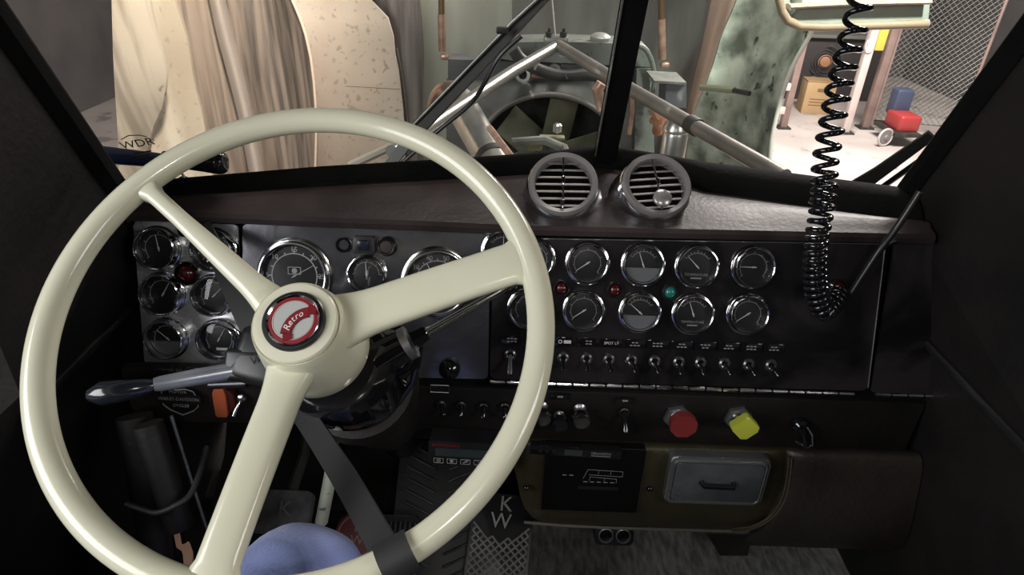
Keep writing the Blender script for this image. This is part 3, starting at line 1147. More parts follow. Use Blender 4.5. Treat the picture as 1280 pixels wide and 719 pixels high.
def bl(x0, y0, x1, y1, w_=.0006, z=.0024):
    d = V((x1 - x0, y1 - y0, 0))
    a = math.degrees(math.atan2(d.y, d.x))
    b.box(T(((x0 + x1) / 2, (y0 + y1) / 2, z)) @ RZ(a), (d.length, w_, .0003))


for seg_ in (((-.008, .022), (.044, .020)), ((.044, .020), (.044, .010)), ((.044, .010), (-.006, .012)), ((-.008, .022), (-.014, .004)), ((.008, .021), (.008, .014)), ((.026, .021), (.026, .013)),
             ((-.004, .008), (.036, .005)), ((-.004, .008), (-.004, .000)), ((.018, .007), (.018, -.001)), ((.036, .005), (.036, -.002))):
    bl(*seg_[0], *seg_[1])
for x in (-.042, -.032, -.010, .000, .010, .020, .030):
    b.box(T((x, -.002 if x > -.02 else .010, .0024)), (.006, .0015, .0003))
part('print', b, INK_D, t)
part('slot', MB().box(T((.01, -.014, .0022)), (.06, .006, .002), .0005), DIAL, t)
part('edge', MB().tube([V((x, y, .0018)) for x, y in rrect(wR, hR, .003)], .0008, 6, closed=True), BLACK, t)

# small display strip above the radio
t = thing('clock_display', 'dim digital readout strip just above the radio', 'display', frame(LP(720, 565, .030), NL) @ RZ(-2))
part('body', MB().box(T((0, 0, -.004)), (.132, .016, .012), .001), BLACK_G, t)
part('screen', MB().box(T((-.004, 0, .0025)), (.026, .010, .0008)), LCD, t)
b = MB().text(T((.036, .001, .0024)), 'KENWORTH', .0058, .0002, sx=.86).box(T((.036, -.0032, .0026)), (.028, .0010, .0006))
part('maker_plate', b, INK_D, t)
for x in (-.052, -.042, -.032):
    part('button', MB().lathe(T((x, 0, .0015)), [(.0032, 0), (.0028, .0016), (0, .0018)], 12), BLACK, t)

# display left of the radio
Md = frame(LP(588, 569, .03), NL) @ RZ(-1.5)
t = thing('driver_display', 'black readout box with dim red lettering and four icon keys', 'display', Md)
part('body', MB().prism(I4, rrect(.122, .046, .004), -.03, 0, .002), BLACK, t)
part('screen', MB().box(T((.002, .003, .0004)), (.106, .014, .001)), LCD, t)
part('lettering', MB().text(T((-.036, .0155, .0005)), 'CUMMINS RoadRelay', .0050, .0003, sx=.9), RED_INK, t)
for i in range(5):
    x = -.046 + i * .0195
    k_ = part('icon_key', MB().prism(T((x, -.0125, 0)), rrect(.0140, .0085, .0012), 0, .0012, .0004), BLACK, t)
    b = MB().tube([V((x + q[0], -.0125 + q[1], .0014)) for q in rrect(.0140, .0085, .0012, 2)], .00035, 4, closed=True)
    if i == 0:
        b.tube([V((x + .0026 * math.cos(a * PI / 6), -.0125 + .0026 * math.sin(a * PI / 6), .0014)) for a in range(12)], .0004, 4, closed=True)
        b.box(T((x, -.0125, .0014)), (.0024, .001, .0004))
    elif i == 1:
        b.box(T((x - .0008, -.0125, .0014)), (.0036, .0052, .0004))
        b.box(T((x + .0022, -.0120, .0014)), (.0006, .0040, .0004))
    elif i == 2:
        b.box(T((x - .0008, -.0132, .0014)) @ RZ(35), (.006, .0011, .0004))
        b.lathe(T((x + .0022, -.0108, .0012)), [(.0018, 0), (.0018, .0004), (.0008, .0004)], 10)
    elif i == 3:
        b.text(T((x, -.0125, .0013)), '?', .0062, .0002)
    else:
        b.box(T((x, -.0125, .0014)), (.006, .0008, .0004))
    part('icon', b, mat('icon_print', (.34, .34, .33), rough=.5), k_)

# outlets under the console
Mo = frame(LP(768, 671, -.02), V((0, -.9, .45)))
t = thing('power_outlet_pair', 'pair of ring edged sockets hung under the console', 'socket', Mo)
part('bracket', MB().prism(I4, rrect(.064, .030, .007), -.02, 0, .002), BLACK, t)
for x in (-.0145, .0145):
    part('socket_ring', MB().lathe(T((x, .002, 0)), [(.0125, 0), (.0125, .003), (.0108, .0035), (.0105, 0)], 28), CHROME_D, t)
    part('socket_cap', MB().lathe(T((x, .002, 0)), [(.0105, .0006), (.008, .0012), (0, .0014)], 20).box(T((x + .002, .002, .002)) @ RZ(20), (.007, .0012, .001)), BLACK_G, t)

# ================================================================== PEDALS
# accelerator with lattice
Mp = frame(P(622, 700, 1.05), V((0.05, -.55, .83)).normalized(), V((1, -.0, .04))) @ RZ(-6)
t = thing('accelerator_pedal', 'wide metal lattice tread pedal with KW letters', 'pedal', Mp)
wP, hP = .094, .21
part('base_plate', MB().prism(I4, rrect(wP * 1.12, hP, .012), -.010, -.003, .002), BLACK, t)
b = MB()
nx_, ny_ = 7, 12
dx, dy = wP / nx_, hP * .72 / ny_
y_top = hP * .30
for sgn in (1, -1):
    for i in range(-ny_, nx_ + ny_ + 1):
        # line x = x0 + s*t
        pts = []
        for j in range(0, ny_ * 2 + 1):
            y = -hP / 2 + .008 + j * dy / 2
            x = -wP / 2 + i * dx + sgn * j * dx / 2
            arcy = y_top - .028 * (1 - (2 * x / wP) ** 2)
            if abs(x) <= wP / 2 + 1e-6 and y <= arcy:
                pts.append((x, y))
        if len(pts) > 1:
            p0_, p1_ = V((*pts[0], 0)), V((*pts[-1], 0))
            b.tube([p0_, p1_], .0017, 5)
part('tread_lattice', b, mat('lattice_metal', (.30, .29, .27), (.42, .41, .38), rough=.4, metal=.6, ns=40), t)
b = MB()
b.text(T((0.004, .088, -.001)), 'K', .034, .0016)
b.text(T((-.002, .060, -.001)), 'W', .034, .0016)
part('lettering', b, mat('letter_metal', (.26, .26, .25), rough=.4, metal=.6), t)

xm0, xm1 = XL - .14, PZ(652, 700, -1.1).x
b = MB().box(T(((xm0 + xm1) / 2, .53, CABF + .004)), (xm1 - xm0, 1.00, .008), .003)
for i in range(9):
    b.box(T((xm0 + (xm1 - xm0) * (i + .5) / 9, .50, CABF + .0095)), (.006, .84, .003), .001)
solo('footwell_shade_sheet', b, BLACK_M, 'flat black ribbed sheet standing in for shade in the driver footwell', 'mat')  # black sheet over the carpet, put in as the footwell's shade
# brake pedal with the round red badge, ribbed
Mp = frame(P(470, 690, .98), V((0, -.5, .86)).normalized())
t = thing('brake_pedal', 'black ribbed pedal with a round red KW badge', 'pedal', Mp)
part('pad', MB().prism(I4, rrect(.13, .11, .012), -.014, 0, .003), BLACK, t)
for i in range(9):
    part('rib', MB().box(T((-.004 + i * .0075, .012, .002)), (.003, .066, .006), .001), RUBBER, t)
qb = Mp.inverted() @ PL(447, 669, WM[t].translation + WM[t].to_3x3().col[2] * .006, WM[t].to_3x3().col[2])
bd = part('badge', MB().lathe(T((qb.x, qb.y, 0)), [(.036, 0), (.036, .005), (.033, .0065), (0, .0065)], 36), mat('maroon_badge', (.10, .022, .025), rough=.5), t)
b = MB().lathe(T((qb.x, qb.y, .0064)), [(.031, 0), (.031, .0008), (.0297, .0008), (.0297, 0)], 36)
b.text(T((qb.x, qb.y + .011, .0068)), 'K', .020, .0004)
b.text(T((qb.x, qb.y - .008, .0068)), 'W', .020, .0004)
part('lettering', b, mat('badge_print', (.26, .16, .15), rough=.5), bd)
b = MB()
for k_ in range(4):
    b.tube([V((qb.x - .018 + k_ * .012, qb.y - .040, .002)), V((qb.x - .017 + k_ * .012, qb.y - .060, .002))], .0014, 6)
part('slot_mark', b, INK_D, t)
# clutch pedal
Mp = frame(P(352, 640, .98), V((0, -.55, .83)).normalized())
t = thing('clutch_pedal', 'worn grey rubber clutch pedal behind the blue knee', 'pedal', Mp)
part('pad', MB().prism(I4, rrect(.088, .064, .010), -.014, 0, .004, 3), mat('worn_rubber', (.05, .05, .052), (.11, .11, .112), rough=.65, ns=40), t)
part('lettering', MB().text(T((0.004, .004, .0004)), 'K', .030, .0010), mat('worn_letter', (.17, .17, .17), rough=.6), t)
part('arm', MB().tube([V((0, 0, -.012)), V((0, .10, -.06)), V((0, .22, -.04))], .010, 10), STEEL_D, t)
# pale lever bar
b = MB()
b.tube([P(417, 530, .86), P(414, 590, .88), P(402, 652, .90)], [.010, .0125, .0125], 14, flat=.7)
t = solo('floor_lever', b, mat('chipped_pale_paint', (.40, .43, .36), (.50, .53, .45), rough=.45, ns=40, spots=((.10, .10, .12), 60, .62)), 'pale painted chipped lever rising beside the steering column', 'lever')

# ribbed floor mat under the pedals
b = MB()
Mm = frame(P(548, 660, 1.10), V((0, -.55, .83)).normalized())
b.box(Mm @ T((0, 0, -.006)), (.16, .30, .006), .002)
for i in range(14):
    for s_ in (-1, 1):
        b.box(Mm @ T((s_ * .038, -.13 + i * .02, 0)) @ RZ(s_ * 25), (.058, .004, .006), .001)
solo('floor_mat', b, mat('mat_rubber', (.020, .020, .020), (.04, .04, .04), rough=.45), 'black rubber mat with herringbone ribs between the pedals', 'mat')

# ================================================================== STEERING WHEEL
WC = P(0, 0, 0)
cc = (-.1985, .0316, .5851)
nn = (math.sin(.0057), math.sin(-.398), -math.cos(.0057) * math.cos(.398))
WCp = CAM + RT * cc[0] - UPV * cc[1] + FWD * cc[2]
WN = (RT * nn[0] - UPV * nn[1] + FWD * nn[2]).normalized()
MW = frame(WCp, WN, RT)
RW = .225
wheel = thing('steering_wheel', 'large cream three spoke steering wheel with a round emblem cap', 'steering wheel', MW)
b = MB()
ring = [V((RW * math.cos(2 * PI * i / 160), RW * math.sin(2 * PI * i / 160), 0)) for i in range(160)]
b.tube(ring, .0128, 22, closed=True, flat=1.0)
part('rim', b, CREAM, wheel, sharp=180)


def wpt(px, py):
    return MW.inverted() @ PL(px, py, WCp, WN)


def spoke(px, py, w_rim, w_hub, th, nm='spoke'):
    q = wpt(px, py)
    ang = math.atan2(q.y, q.x)
    M = Matrix.Rotation(ang, 4, 'Z')
    st = []
    L0, L1 = .030, RW - .002
    n = 22
    seg = 20
    vs, fs = [], []
    for i in range(n + 1):
        t_ = i / n
        x = L0 + (L1 - L0) * t_
        w_ = w_hub + (w_rim - w_hub) * min(1, t_ * 1.4)
        # fillets at both ends
        w_ += .030 * max(0, (t_ - .90) / .10) ** 2.2
        w_ += .014 * max(0, (.22 - t_) / .22) ** 1.6
        h = th * (1.25 - .35 * t_)
        zc = -.030 * (1 - t_) ** 1.2 - .001 * 0
        if t_ > .9:
            h = h * (1 - .15 * (t_ - .9) / .1)
        for k_ in range(seg):
            a = 2 * PI * k_ / seg
            ca, sa = math.cos(a), math.sin(a)
            p_ = 2 / 2.9
            vs.append((x, math.copysign(abs(ca) ** p_, ca) * w_ / 2, zc + math.copysign(abs(sa) ** p_, sa) * h / 2))
    for i in range(n):
        for k_ in range(seg):
            l = (k_ + 1) % seg
            fs.append((i * seg + k_, i * seg + l, (i + 1) * seg + l, (i + 1) * seg + k_))
    fs.append(tuple(range(seg)))
    fs.append(tuple(n * seg + k_ for k_ in range(seg)))
    part(nm, MB().raw(vs, fs, None, M), CREAM, wheel, sharp=60)


spoke(192, 243, .0170, .030, .021)
spoke(655, 325, .0420, .046, .020)
spoke(268, 716, .0350, .036, .022)
part('hub', MB().lathe(I4, [(.0, -.085), (.050, -.085), (.0525, -.078), (.0515, -.060), (.0475, -.035), (.0435, -.014), (.0418, -.006), (.0405, -.003), (.0395, -.0045), (.0390, -.0045)], 64), CREAM, wheel, sharp=30)
cap = part('hub_cap', MB().lathe(I4, [(.0390, -.006), (.0388, -.001), (.0375, .0008), (.030, .0016), (0, .0018)], 64), CREAM2, wheel, sharp=30)
z = .0018
part('black_ring', MB().lathe(T((0, 0, z)), [(.0290, -.001), (.0287, .0022), (.0275, .0036), (.0250, .0038), (.0245, 0)], 56), BLACK, cap)
part('silver_ring', MB().lathe(T((0, 0, z)), [(.0248, .001), (.0246, .0048), (.0238, .0056), (.0222, .0040), (.0222, .001)], 56), CHROME, cap)
part('red_ring', MB().lathe(T((0, 0, z)), [(.0224, .001), (.0224, .0040), (.0196, .0042), (.0190, .001)], 56), mat('emblem_red', (.24, .018, .024), rough=.35), cap)
part('emblem_disc', MB().lathe(T((0, 0, z)), [(.0191, .0030), (.0188, .0040), (0, .0040)], 48), mat('emblem_white', (.42, .42, .40), rough=.35), cap)
part('pink_ring', MB().lathe(T((0, 0, z)), [(.0190, .0041), (.0180, .0043), (.0178, .0041)], 48), mat('emblem_pink', (.42, .30, .29), rough=.35), cap)
# ribbon: arc, from lower left to upper right
RB = mat('ribbon_red', (.20, .014, .02), rough=.35)
OUT = mat('ribbon_outline', (.02, .005, .006), rough=.4)


def ribbon(r0, r1, a0, a1, cx, cy, z_, n=16):
    vs, fs = [], []
    for i in range(n + 1):
        a = R(a0 + (a1 - a0) * i / n)
        for r_ in (r0, r1):
            for zz in (z_, z_ + .0006):
                vs.append((cx + r_ * math.cos(a), cy + r_ * math.sin(a), zz))
    for i in range(n):
        o_ = i * 4
        for q in ((0, 1, 5, 4), (1, 3, 7, 5), (3, 2, 6, 7), (2, 0, 4, 6)):
            fs.append(tuple(o_ + v for v in q))
    fs += [(0, 1, 3, 2), (n * 4, n * 4 + 2, n * 4 + 3, n * 4 + 1)]
    return vs, fs


b = MB()
# arc bulges to the upper left; centre to the lower right
rcx, rcy = .0165, -.0135
b.raw(*ribbon(.0165, .0255, 98, 178, rcx, rcy, z + .0046))
ro = part('ribbon_edge', MB().raw(*ribbon(.0160, .0260, 96, 180, rcx, rcy, z + .0043)), OUT, cap)
part('ribbon', b, RB, cap)
TR = mat('ribbon_tail_red', (.16, .012, .016), rough=.35)
part('ribbon_tail', MB().raw(*ribbon(.0185, .0275, 80, 98, rcx, rcy, z + .0044)), TR, cap)
part('ribbon_tail', MB().raw(*ribbon(.0150, .0235, 180, 198, rcx, rcy, z + .0044)), TR, cap)
b = MB()
rt = .021
for ch, a in zip('Retro', (165, 152, 141, 130, 118)):
    x, y = rcx + rt * math.cos(R(a)), rcy + rt * math.sin(R(a))
    b.text(T((x, y, z + .0054)) @ RZ(a - 90), ch, .0088 if ch == 'R' else .0082, .0002, shear=.25)
part('lettering', b, mat('emblem_letter', (.75, .72, .70), rough=.4), cap)

# ---- column and shroud
AX = -WN
colm = thing('steering_column', 'black steering column with shroud and rubber boot', 'steering column', WCp + AX * .62)
Mc = frame(WCp, WN, RT)
part('shaft', MB().lathe(Mc, [(.030, -.086), (.030, -.16), (.034, -.17), (.036, -.40), (.036, -.62)], 28), BLACK, colm, True)
part('shroud', MB().lathe(Mc @ T((.012, -.008, 0)), [(.0, -.105), (.052, -.108), (.058, -.116), (.060, -.17), (.056, -.20), (.038, -.215)], 40, scale=(1.1, 1)), BLACK_G, colm, True)
part('boot', MB().lathe(Mc @ T((.01, 0, 0)), [(.040, -.215), (.068, -.225), (.072, -.25), (.064, -.30), (.058, -.36), (.050, -.44)], 36), VINYL, colm, True)
# round knob on the shroud, facing the driver
Mk = frame(P(486, 438, .70), (WN * .75 + V((.2, -.6, .3))).normalized())
t = thing('hazard_switch', 'round black rotary switch on the column right of the hub', 'switch', Mk)
part('body', MB().lathe(I4, [(.030, -.05), (.031, -.01), (.029, -.002), (.026, 0), (.024, -.001), (0, -.001)], 36), BLACK_G, t)
part('dial_ring', MB().lathe(I4, [(.0235, 0), (.0225, .002), (.0170, .002), (.0165, 0)], 36), BLACK, t)
b = MB()
for i in range(10):
    b.box(RZ(i * 36 + 10) @ T((.0200, 0, .0021)), (.0035, .0010, .0004))
b.prism(T((0, 0, -.0008)), [(0, .006), (-.006, 0), (0, -.006), (.006, 0)][::1], 0, .002)
part('marks', b, mat('faint_mark', (.07, .065, .06), rough=.4), t)
# bracketry beneath
b = MB()
b.tube([P(500, 470, .72), P(520, 455, .72), P(523, 430, .72)], .006, 10)
b.tube([P(497, 505, .74), P(516, 478, .73), P(522, 455, .72)], .004, 8)
b.box(T(P(492, 492, .74)), (.018, .02, .012), .003)
part('clamp', b, BLACK_G, colm, True)
# chrome stalk with collar
t = thing('stalk_lever', 'chrome stalk reaching from the column up to the right spoke', 'lever', P(515, 425, .70))
a_, c_ = P(512, 428, .70), P(660, 344, .70)
d_ = (c_ - a_).normalized()
part('rod', MB().tube([a_ + d_ * .012, c_], [.0050, .0042], 12), CHROME, t, True)
part('nut', MB().tube([a_ + d_ * .006, a_ + d_ * .022], [.011, .009], 6), BLACK_G, t, True)
part('collar', MB().tube([a_ - d_ * .006, a_ + d_ * .002], [.019, .019], 24), CHROME_D, t, True)
part('socket', MB().tube([a_ - d_ * .04, a_ - d_ * .006], [.022, .018], 20), BLACK_G, t, True)

# ---- turn signal lever on the left
t = thing('turn_signal_lever', 'thick silver lever with a black tip left of the hub', 'lever', P(325, 455, .66))
a_, c_ = P(300, 462, .66), P(193, 481, .63)
part('sleeve', MB().tube([a_, a_.lerp(c_, .5), a_.lerp(c_, .93), c_], [.0092, .0085, .0076, .0066], 24), SILVER, t, True)
part('tip', MB().tube([c_, c_.lerp(P(165, 487, .62), .5), P(150, 489, .62), P(128, 492, .62), P(112, 494, .62)], [.0055, .008, .011, .012, .006], 20), mat('tip_black', (.014, .016, .022), rough=.18, coat=.4), t, True)
part('knuckle', MB().box(frame(P(312, 456, .67), V((0, -.8, .6))), (.04, .034, .04), .006, 3), BLACK, t, True)
part('housing', MB().box(frame(P(345, 452, .68), V((0, -.7, .7))) @ RZ(-12), (.075, .06, .06), .012, 3), BLACK, t, True)
b = MB()
for i in range(4):
    q = P(313 + i * 5, 446 - i * 3, .645)
    b.tube([q, q + V((.004, 0, -.014))], .0008, 5)
part('ridges', b, mat('ridge_grey', (.07, .07, .07), rough=.4), t, True)
# small grab below the hub (chrome bits)
t = thing('column_lever', 'thin chrome trimmed lever just right of the lower spoke', 'lever', P(400, 505, .70))
part('rod', MB().tube([P(384, 505, .70), P(398, 497, .70), P(430, 512, .71), P(442, 525, .72)], .0050, 10), BLACK_G, t, True)
part('end_cap', MB().sphere(T(P(384, 508, .69)), .008), CHROME_D, t, True)

# ---- rubber strap
path = [(231, 231, .915), (247, 268, .87), (272, 320, .80), (296, 375, .765), (322, 428, .745), (352, 480, .72), (386, 528, .675), (432, 600, .60), (466, 660, .545), (484, 692, .508)]
pts = spline([P(*p) for p in path], 48)
# wrap over the rim
rimq = wpt(497, 696)
ra = math.atan2(rimq.y, rimq.x)
rc = MW @ V((RW * math.cos(ra), RW * math.sin(ra), 0))
t = thing('rubber_strap', 'black rubber tie down strap from dash top down to the rim', 'strap', P(484, 700, .51))
rad = (MW.to_3x3() @ V((math.cos(ra), math.sin(ra), 0))).normalized()
nrm = [-(FWD) * .9 + UPV * .2] * len(pts)
wrap = []
for i in range(15):
    a = R(150 - 230 * i / 14)
    wrap.append(rc + (-rad * -math.cos(a) + WN * math.sin(a)) * .0163)
tw = (WN.cross(rad)).normalized()
nw = [((p - rc)).normalized() for p in wrap]
part('band', MB().band(pts, [.0205 + .005 * i / len(pts) for i in range(len(pts))], .004, nrm), RUBBER, t, True)
part('wrapped_end', MB().band(wrap, .027, .0035, nw), RUBBER, t, True, sharp=60)
hk = [P(226, 226, .915), P(229, 219, .905), P(226, 213, .91), P(219, 212, .93), P(216, 220, .945)]
part('hook', MB().tube(spline([P(234, 236, .905), P(232, 226, .90)] + hk[1:], 30), .0022, 8), STEEL, t, True)
part('eyelet', MB().lathe(frame(P(231, 231, .905), -FWD), [(.010, 0), (.012, .003), (.009, .004), (.006, .003), (.006, 0)], 20), RUBBER, t, True)

# ---- glossy black spotlight handle
t = thing('spotlight_handle', 'glossy black pistol style handle in front of the windshield', 'handle', P(225, 205, .86))
a_, c_ = P(236, 200, .86), P(272, 203, .86)
part('grip', MB().tube(spline([P(205, 198, .86), P(222, 200, .86), P(240, 201, .86), P(256, 202, .86), P(268, 203, .86), P(276, 204, .86), P(281, 205, .86), P(283, 205, .86)], 30), [.0100 + .0052 * min(1, i / 16) if i < 21 else .0152 * math.sqrt(max(.004, 1 - ((i - 20) / 10.2) ** 2)) for i in range(31)], 22, updir=V((0, 0, 1))), BLACK_G, t, True, sharp=80)
part('stem', MB().tube([P(120, 193, .85), P(165, 197, .855), P(206, 201, .86)], [.0120, .0110, .0095], 20), mat('blue_black', (.010, .012, .030), rough=.12, coat=.5), t, True)

# windshield stickers
nl_ = (cb - lb).cross(LEANV).normalized()
if nl_.y > 0:
    nl_ = -nl_
Ms = frame(PL(172, 177, lb, nl_) + nl_ * .004, nl_)
t = thing('windshield_decal', 'small black WDR decal low at the left of the windshield', 'decal', Ms)
b = MB().text(T((0, 0, 0)), 'WDR', .016, .0002)
b.tube([V((-.014, .010, 0)), V((-.004, .014, 0)), V((.008, .012, 0)), V((.014, .008, 0))], .0006, 5)
b.box(T((0, -.014, 0)), (.020, .002, .0004)).box(T((-.002, -.020, 0)), (.016, .005, .0004)).box(T((.030, -.020, 0)), (.018, .003, .0004))
part('lettering', b, mat('decal_ink', (.03, .025, .02), rough=.6), t)

# ================================================================== COILED CORD
axis = [(1078, -60, .74), (1076, 0, .745), (1064, 50, .75), (1051, 100, .755), (1041, 150, .76), (1032, 200, .77), (1030, 235, .775), (1026, 268, .78), (1021, 300, .79), (1019, 340, .80), (1022, 372, .81), (1030, 388, .82), (1041, 378, .83), (1047, 366, .84)]
ax = spline([P(*a) for a in axis], 1300)
ys = []
dens = [(-60, 31), (30, 26), (90, 20), (200, 19), (225, 13), (260, 13), (300, 10), (340, 8.5), (400, 7.5)]
b = MB()
ph = 0
pts = []
prev = None
inv_c = mw.inverted()
for i, p in enumerate(ax):
    q = inv_c @ p
    sy = 359.5 - q.y / -q.z * F_PX
    if prev is not None:
        step = (p - prev).length / abs(q.z) * F_PX
        ph += step / lerp_poly(dens, sy) * 2 * PI
    prev = p
    t_ = (ax[min(i + 1, len(ax) - 1)] - ax[max(i - 1, 0)]).normalized()
    u = (FWD - t_ * FWD.dot(t_)).normalized()
    v = t_.cross(u)
    rad_ = .0125 if sy < 220 else (.0125 if sy < 260 else .0115)
    pts.append(p + (u * math.cos(ph) + v * math.sin(ph)) * rad_)
b.tube(pts, .0035, 8)
solo('coiled_cord', b, BLACK_G, 'black coiled microphone cord hanging over the right windshield', 'cord', sharp=80)
b = MB().tube(spline([P(1150, 240, .78), P(1122, 283, .80), P(1100, 312, .81), P(1078, 345, .825), P(1064, 366, .835), P(1056, 372, .84), P(1047, 372, .845), P(1038, 366, .85), P(1035, 360, .85)], 50), .0042, 10)
b.tube([P(1122, 300, .82), P(1108, 306, .83), P(1100, 312, .83)], .004, 8)
solo('antenna_cable', b, BLACK, 'straight black cable crossing the dash right end to the cord', 'cable', sharp=80)

# ================================================================== LEFT LOWER: door edge, cables
for i, (pa, pc, r_, m_) in enumerate((((214, 520, .80), (270, 700, .86), .0022, CHROME_D), ((185, 530, .74), (225, 660, .76), .016, VINYL), ((168, 520, .78), (200, 700, .80), .020, VINYL))):
    b = MB().tube([P(*pa), P(*pc)], r_, 24)
    if i == 0:
        solo('metal_strip', b, m_, 'thin worn metal strip running down left of the lower spoke', 'strip')
    else:
        solo('loom_conduit', b, m_, ('slim dark conduit nearer the lower spoke, left of the pedals', 'wide dark conduit at the left under the bracket plate')[i - 1], 'conduit')
b = MB().tube(spline([P(158, 630, .74), P(178, 637, .735), P(197, 641, .73), P(220, 632, .73), P(238, 618, .74), P(250, 590, .76), P(258, 560, .80)], 40), .0036, 8)
solo('loose_wire', b, RUBBER, 'loose black wire looping at the lower left', 'wire', sharp=80)
b = MB().band([P(221, 668, .80), P(224, 683, .80), P(228, 686, .80), P(236, 680, .80)], .006, .003, -FWD)
b.band([P(231, 680, .80), P(235, 692, .80), P(236, 706, .80), P(232, 725, .80)], [.010, .011, .011, .012], .004, -FWD)
solo('gap_light_strip', b, mat('peach_gap_light', (.85, .50, .34), rough=.5), 'small peach coloured bent strip standing in for light through a gap near the lower left rim', 'clip')  # peach strip coloured as the lit shop showing through a gap

# ================================================================== PERSON (left leg of the seated driver)
K = P(366, 728, .60)
kn = [V((K.x + .06, K.y - .42, K.z - .10)), V((K.x + .045, K.y - .30, K.z - .068)), V((K.x + .03, K.y - .18, K.z - .035)), V((K.x + .015, K.y - .08, K.z - .012)), V((K.x + .004, K.y - .02, K.z - .006)),
      V((K.x, K.y + .015, K.z - .028)), V((K.x, K.y + .028, K.z - .075)), V((K.x, K.y + .03, K.z - .16)), V((K.x, K.y + .035, K.z - .28)), V((K.x, K.y + .045, K.z - .42)), V((K.x, K.y + .05, K.z - .50))]
rk = [.092, .088, .080, .070, .064, .060, .060, .064, .068, .060, .056]
pp = spline(kn, 60)
rads = [lerp_poly([(i * 6, r_) for i, r_ in enumerate(rk)], i) for i in range(61)]
b = MB().tube(pp, rads, 40)
for v in b.bm.verts:
    d = noise.noise(v.co * 14) * .006 + noise.noise(v.co * 34) * .002
    v.co += V((d * .5, d * .3, d))
person = thing('person', 'seated driver seen only by a knee in light blue trousers', 'person', V((K.x, K.y + .05, CABF)))
part('leg', b, BLUEJ, person, True, sharp=180)
b = MB()
b.tube([V((K.x, K.y + .0, CABF + .064)), V((K.x, K.y + .06, CABF + .067)), V((K.x, K.y + .13, CABF + .054)), V((K.x, K.y + .20, CABF + .050)), V((K.x, K.y + .235, CABF + .040))], [.042, .048, .042, .038, .02], 18)
part('boot', b, mat('boot_leather', (.05, .03, .02), rough=.5), person, True, sharp=80)

# ================================================================== EXTERIOR
# ---- tilted hood seen from inside
hood = thing('truck_hood', 'tilted open fibreglass truck hood seen from its bare inside', 'hood', V((0, 4.2, .9)))
def fib(name, c1, c2, **k):
    return mat(name, c1, c2, rough=k.pop('rough', .5), **k)


def hpanel(left, right, ytop, ybot, dep, m, nu=10, nv=16, th=.02, wav=0.0, nm='fibreglass_panel'):
    rows = []
    for j in range(nv + 1):
        y = ytop + (ybot - ytop) * j / nv
        xl, xr = lerp_poly(left, y), lerp_poly(right, y)
        row = []
        for i in range(nu + 1):
            u = i / nu
            Yd = dep(u, j / nv)
            p = PY(xl + (xr - xl) * u, y, Yd)
            p.y += wav * math.sin(u * 9 + j * .3) + .012 * noise.noise(p * 2.2)
            row.append(p)
        rows.append(row)
    b = MB().grid(rows)
    rows2 = [[p + V((0, th, 0)) for p in r_] for r_ in rows]
    b.grid(rows2)
    b.grid([rows[0], rows2[0]])
    b.grid([rows[-1], rows2[-1]])
    b.grid([[r_[0] for r_ in rows], [r_[0] for r_ in rows2]])
    b.grid([[r_[-1] for r_ in rows], [r_[-1] for r_ in rows2]])
    return part(nm, b, m, hood, True, sharp=60)


Yt, Yb = -90, 270
mA = fib('fibreglass_cream', (.52, .45, .36), (.72, .65, .54), ns=3, lo=.4, hi=.6, st=(3, 1, .5), spots=((.42, .37, .30), 34, .62))
mA2 = fib('fibreglass_greyish', (.30, .26, .21), (.50, .44, .36), ns=4, lo=.4, hi=.6, st=(5, 1, .4), spots=((.2, .15, .11), 12, .68))
mB = fib('fibreglass_brown_streak', (.19, .15, .125), (.36, .29, .24), ns=5, lo=.4, hi=.6, st=(7, 3, .3), rough=.6)
mC = fib('fibreglass_light_strip', (.36, .31, .28), (.48, .42, .38), ns=4, st=(3, 1, .4))
mD = fib('fibreglass_dark_streak', (.10, .085, .075), (.32, .26, .22), ns=5, lo=.38, hi=.62, st=(6.5, 3, .28), rough=.6)
mE = fib('fibreglass_tan', (.44, .355, .29), (.58, .51, .425), ns=1.6, spots=((.36, .305, .245), 34.0, .60), st=(1.5, 1, .8))
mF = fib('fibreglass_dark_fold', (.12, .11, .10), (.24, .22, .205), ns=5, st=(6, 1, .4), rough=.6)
mG = fib('fibreglass_grey_green', (.36, .375, .32), (.48, .50, .43), ns=3, st=(2, 1, .4), spots=((.15, .14, .12), 6, .72))
mH = fib('fibreglass_charcoal', (.09, .09, .085), (.16, .155, .145), ns=3, st=(3, 1, .4))  # dark grey of the folded panel right of the divider
mI = fib('fibreglass_pink', (.42, .30, .24), (.52, .39, .32), ns=3, spots=((.2, .14, .1), 8, .72))
mJ = fib('fibreglass_mottled_green', (.13, .155, .12), (.56, .62, .52), ns=6.5, lo=.36, hi=.62, spots=((.05, .055, .045), 16, .62))
e1 = [(-90, 196), (0, 219), (50, 235), (105, 242), (140, 252), (165, 256), (270, 275)]
e2 = [(-90, 240), (0, 262), (40, 270), (145, 297), (270, 322)]
e3 = [(-90, 262), (0, 280), (145, 314), (270, 340)]
e4 = [(-90, 335), (0, 365), (20, 374), (40, 381), (70, 388), (100, 392), (140, 395), (180, 395), (270, 392)]
e5 = [(-90, 462), (0, 463), (12, 474), (28, 490), (40, 491), (60, 492), (90, 498), (130, 503), (150, 505), (270, 508)]
e6 = [(-90, 505), (0, 525), (60, 530), (150, 528), (270, 530)]
hpanel([(-90, 140), (0, 152), (270, 160)], e1, Yt, Yb, lambda u, v: 2.75 + .25 * u, mA)
hpanel([(-90, 135), (0, 140), (270, 150)], [(-90, 170), (0, 187), (50, 198), (90, 209), (130, 205), (160, 190), (270, 165)], Yt, Yb, lambda u, v: 2.70 + .08 * u, mA2)
hpanel(e1, e2, Yt, Yb, lambda u, v: 3.05 + .10 * u, mB, wav=.006)
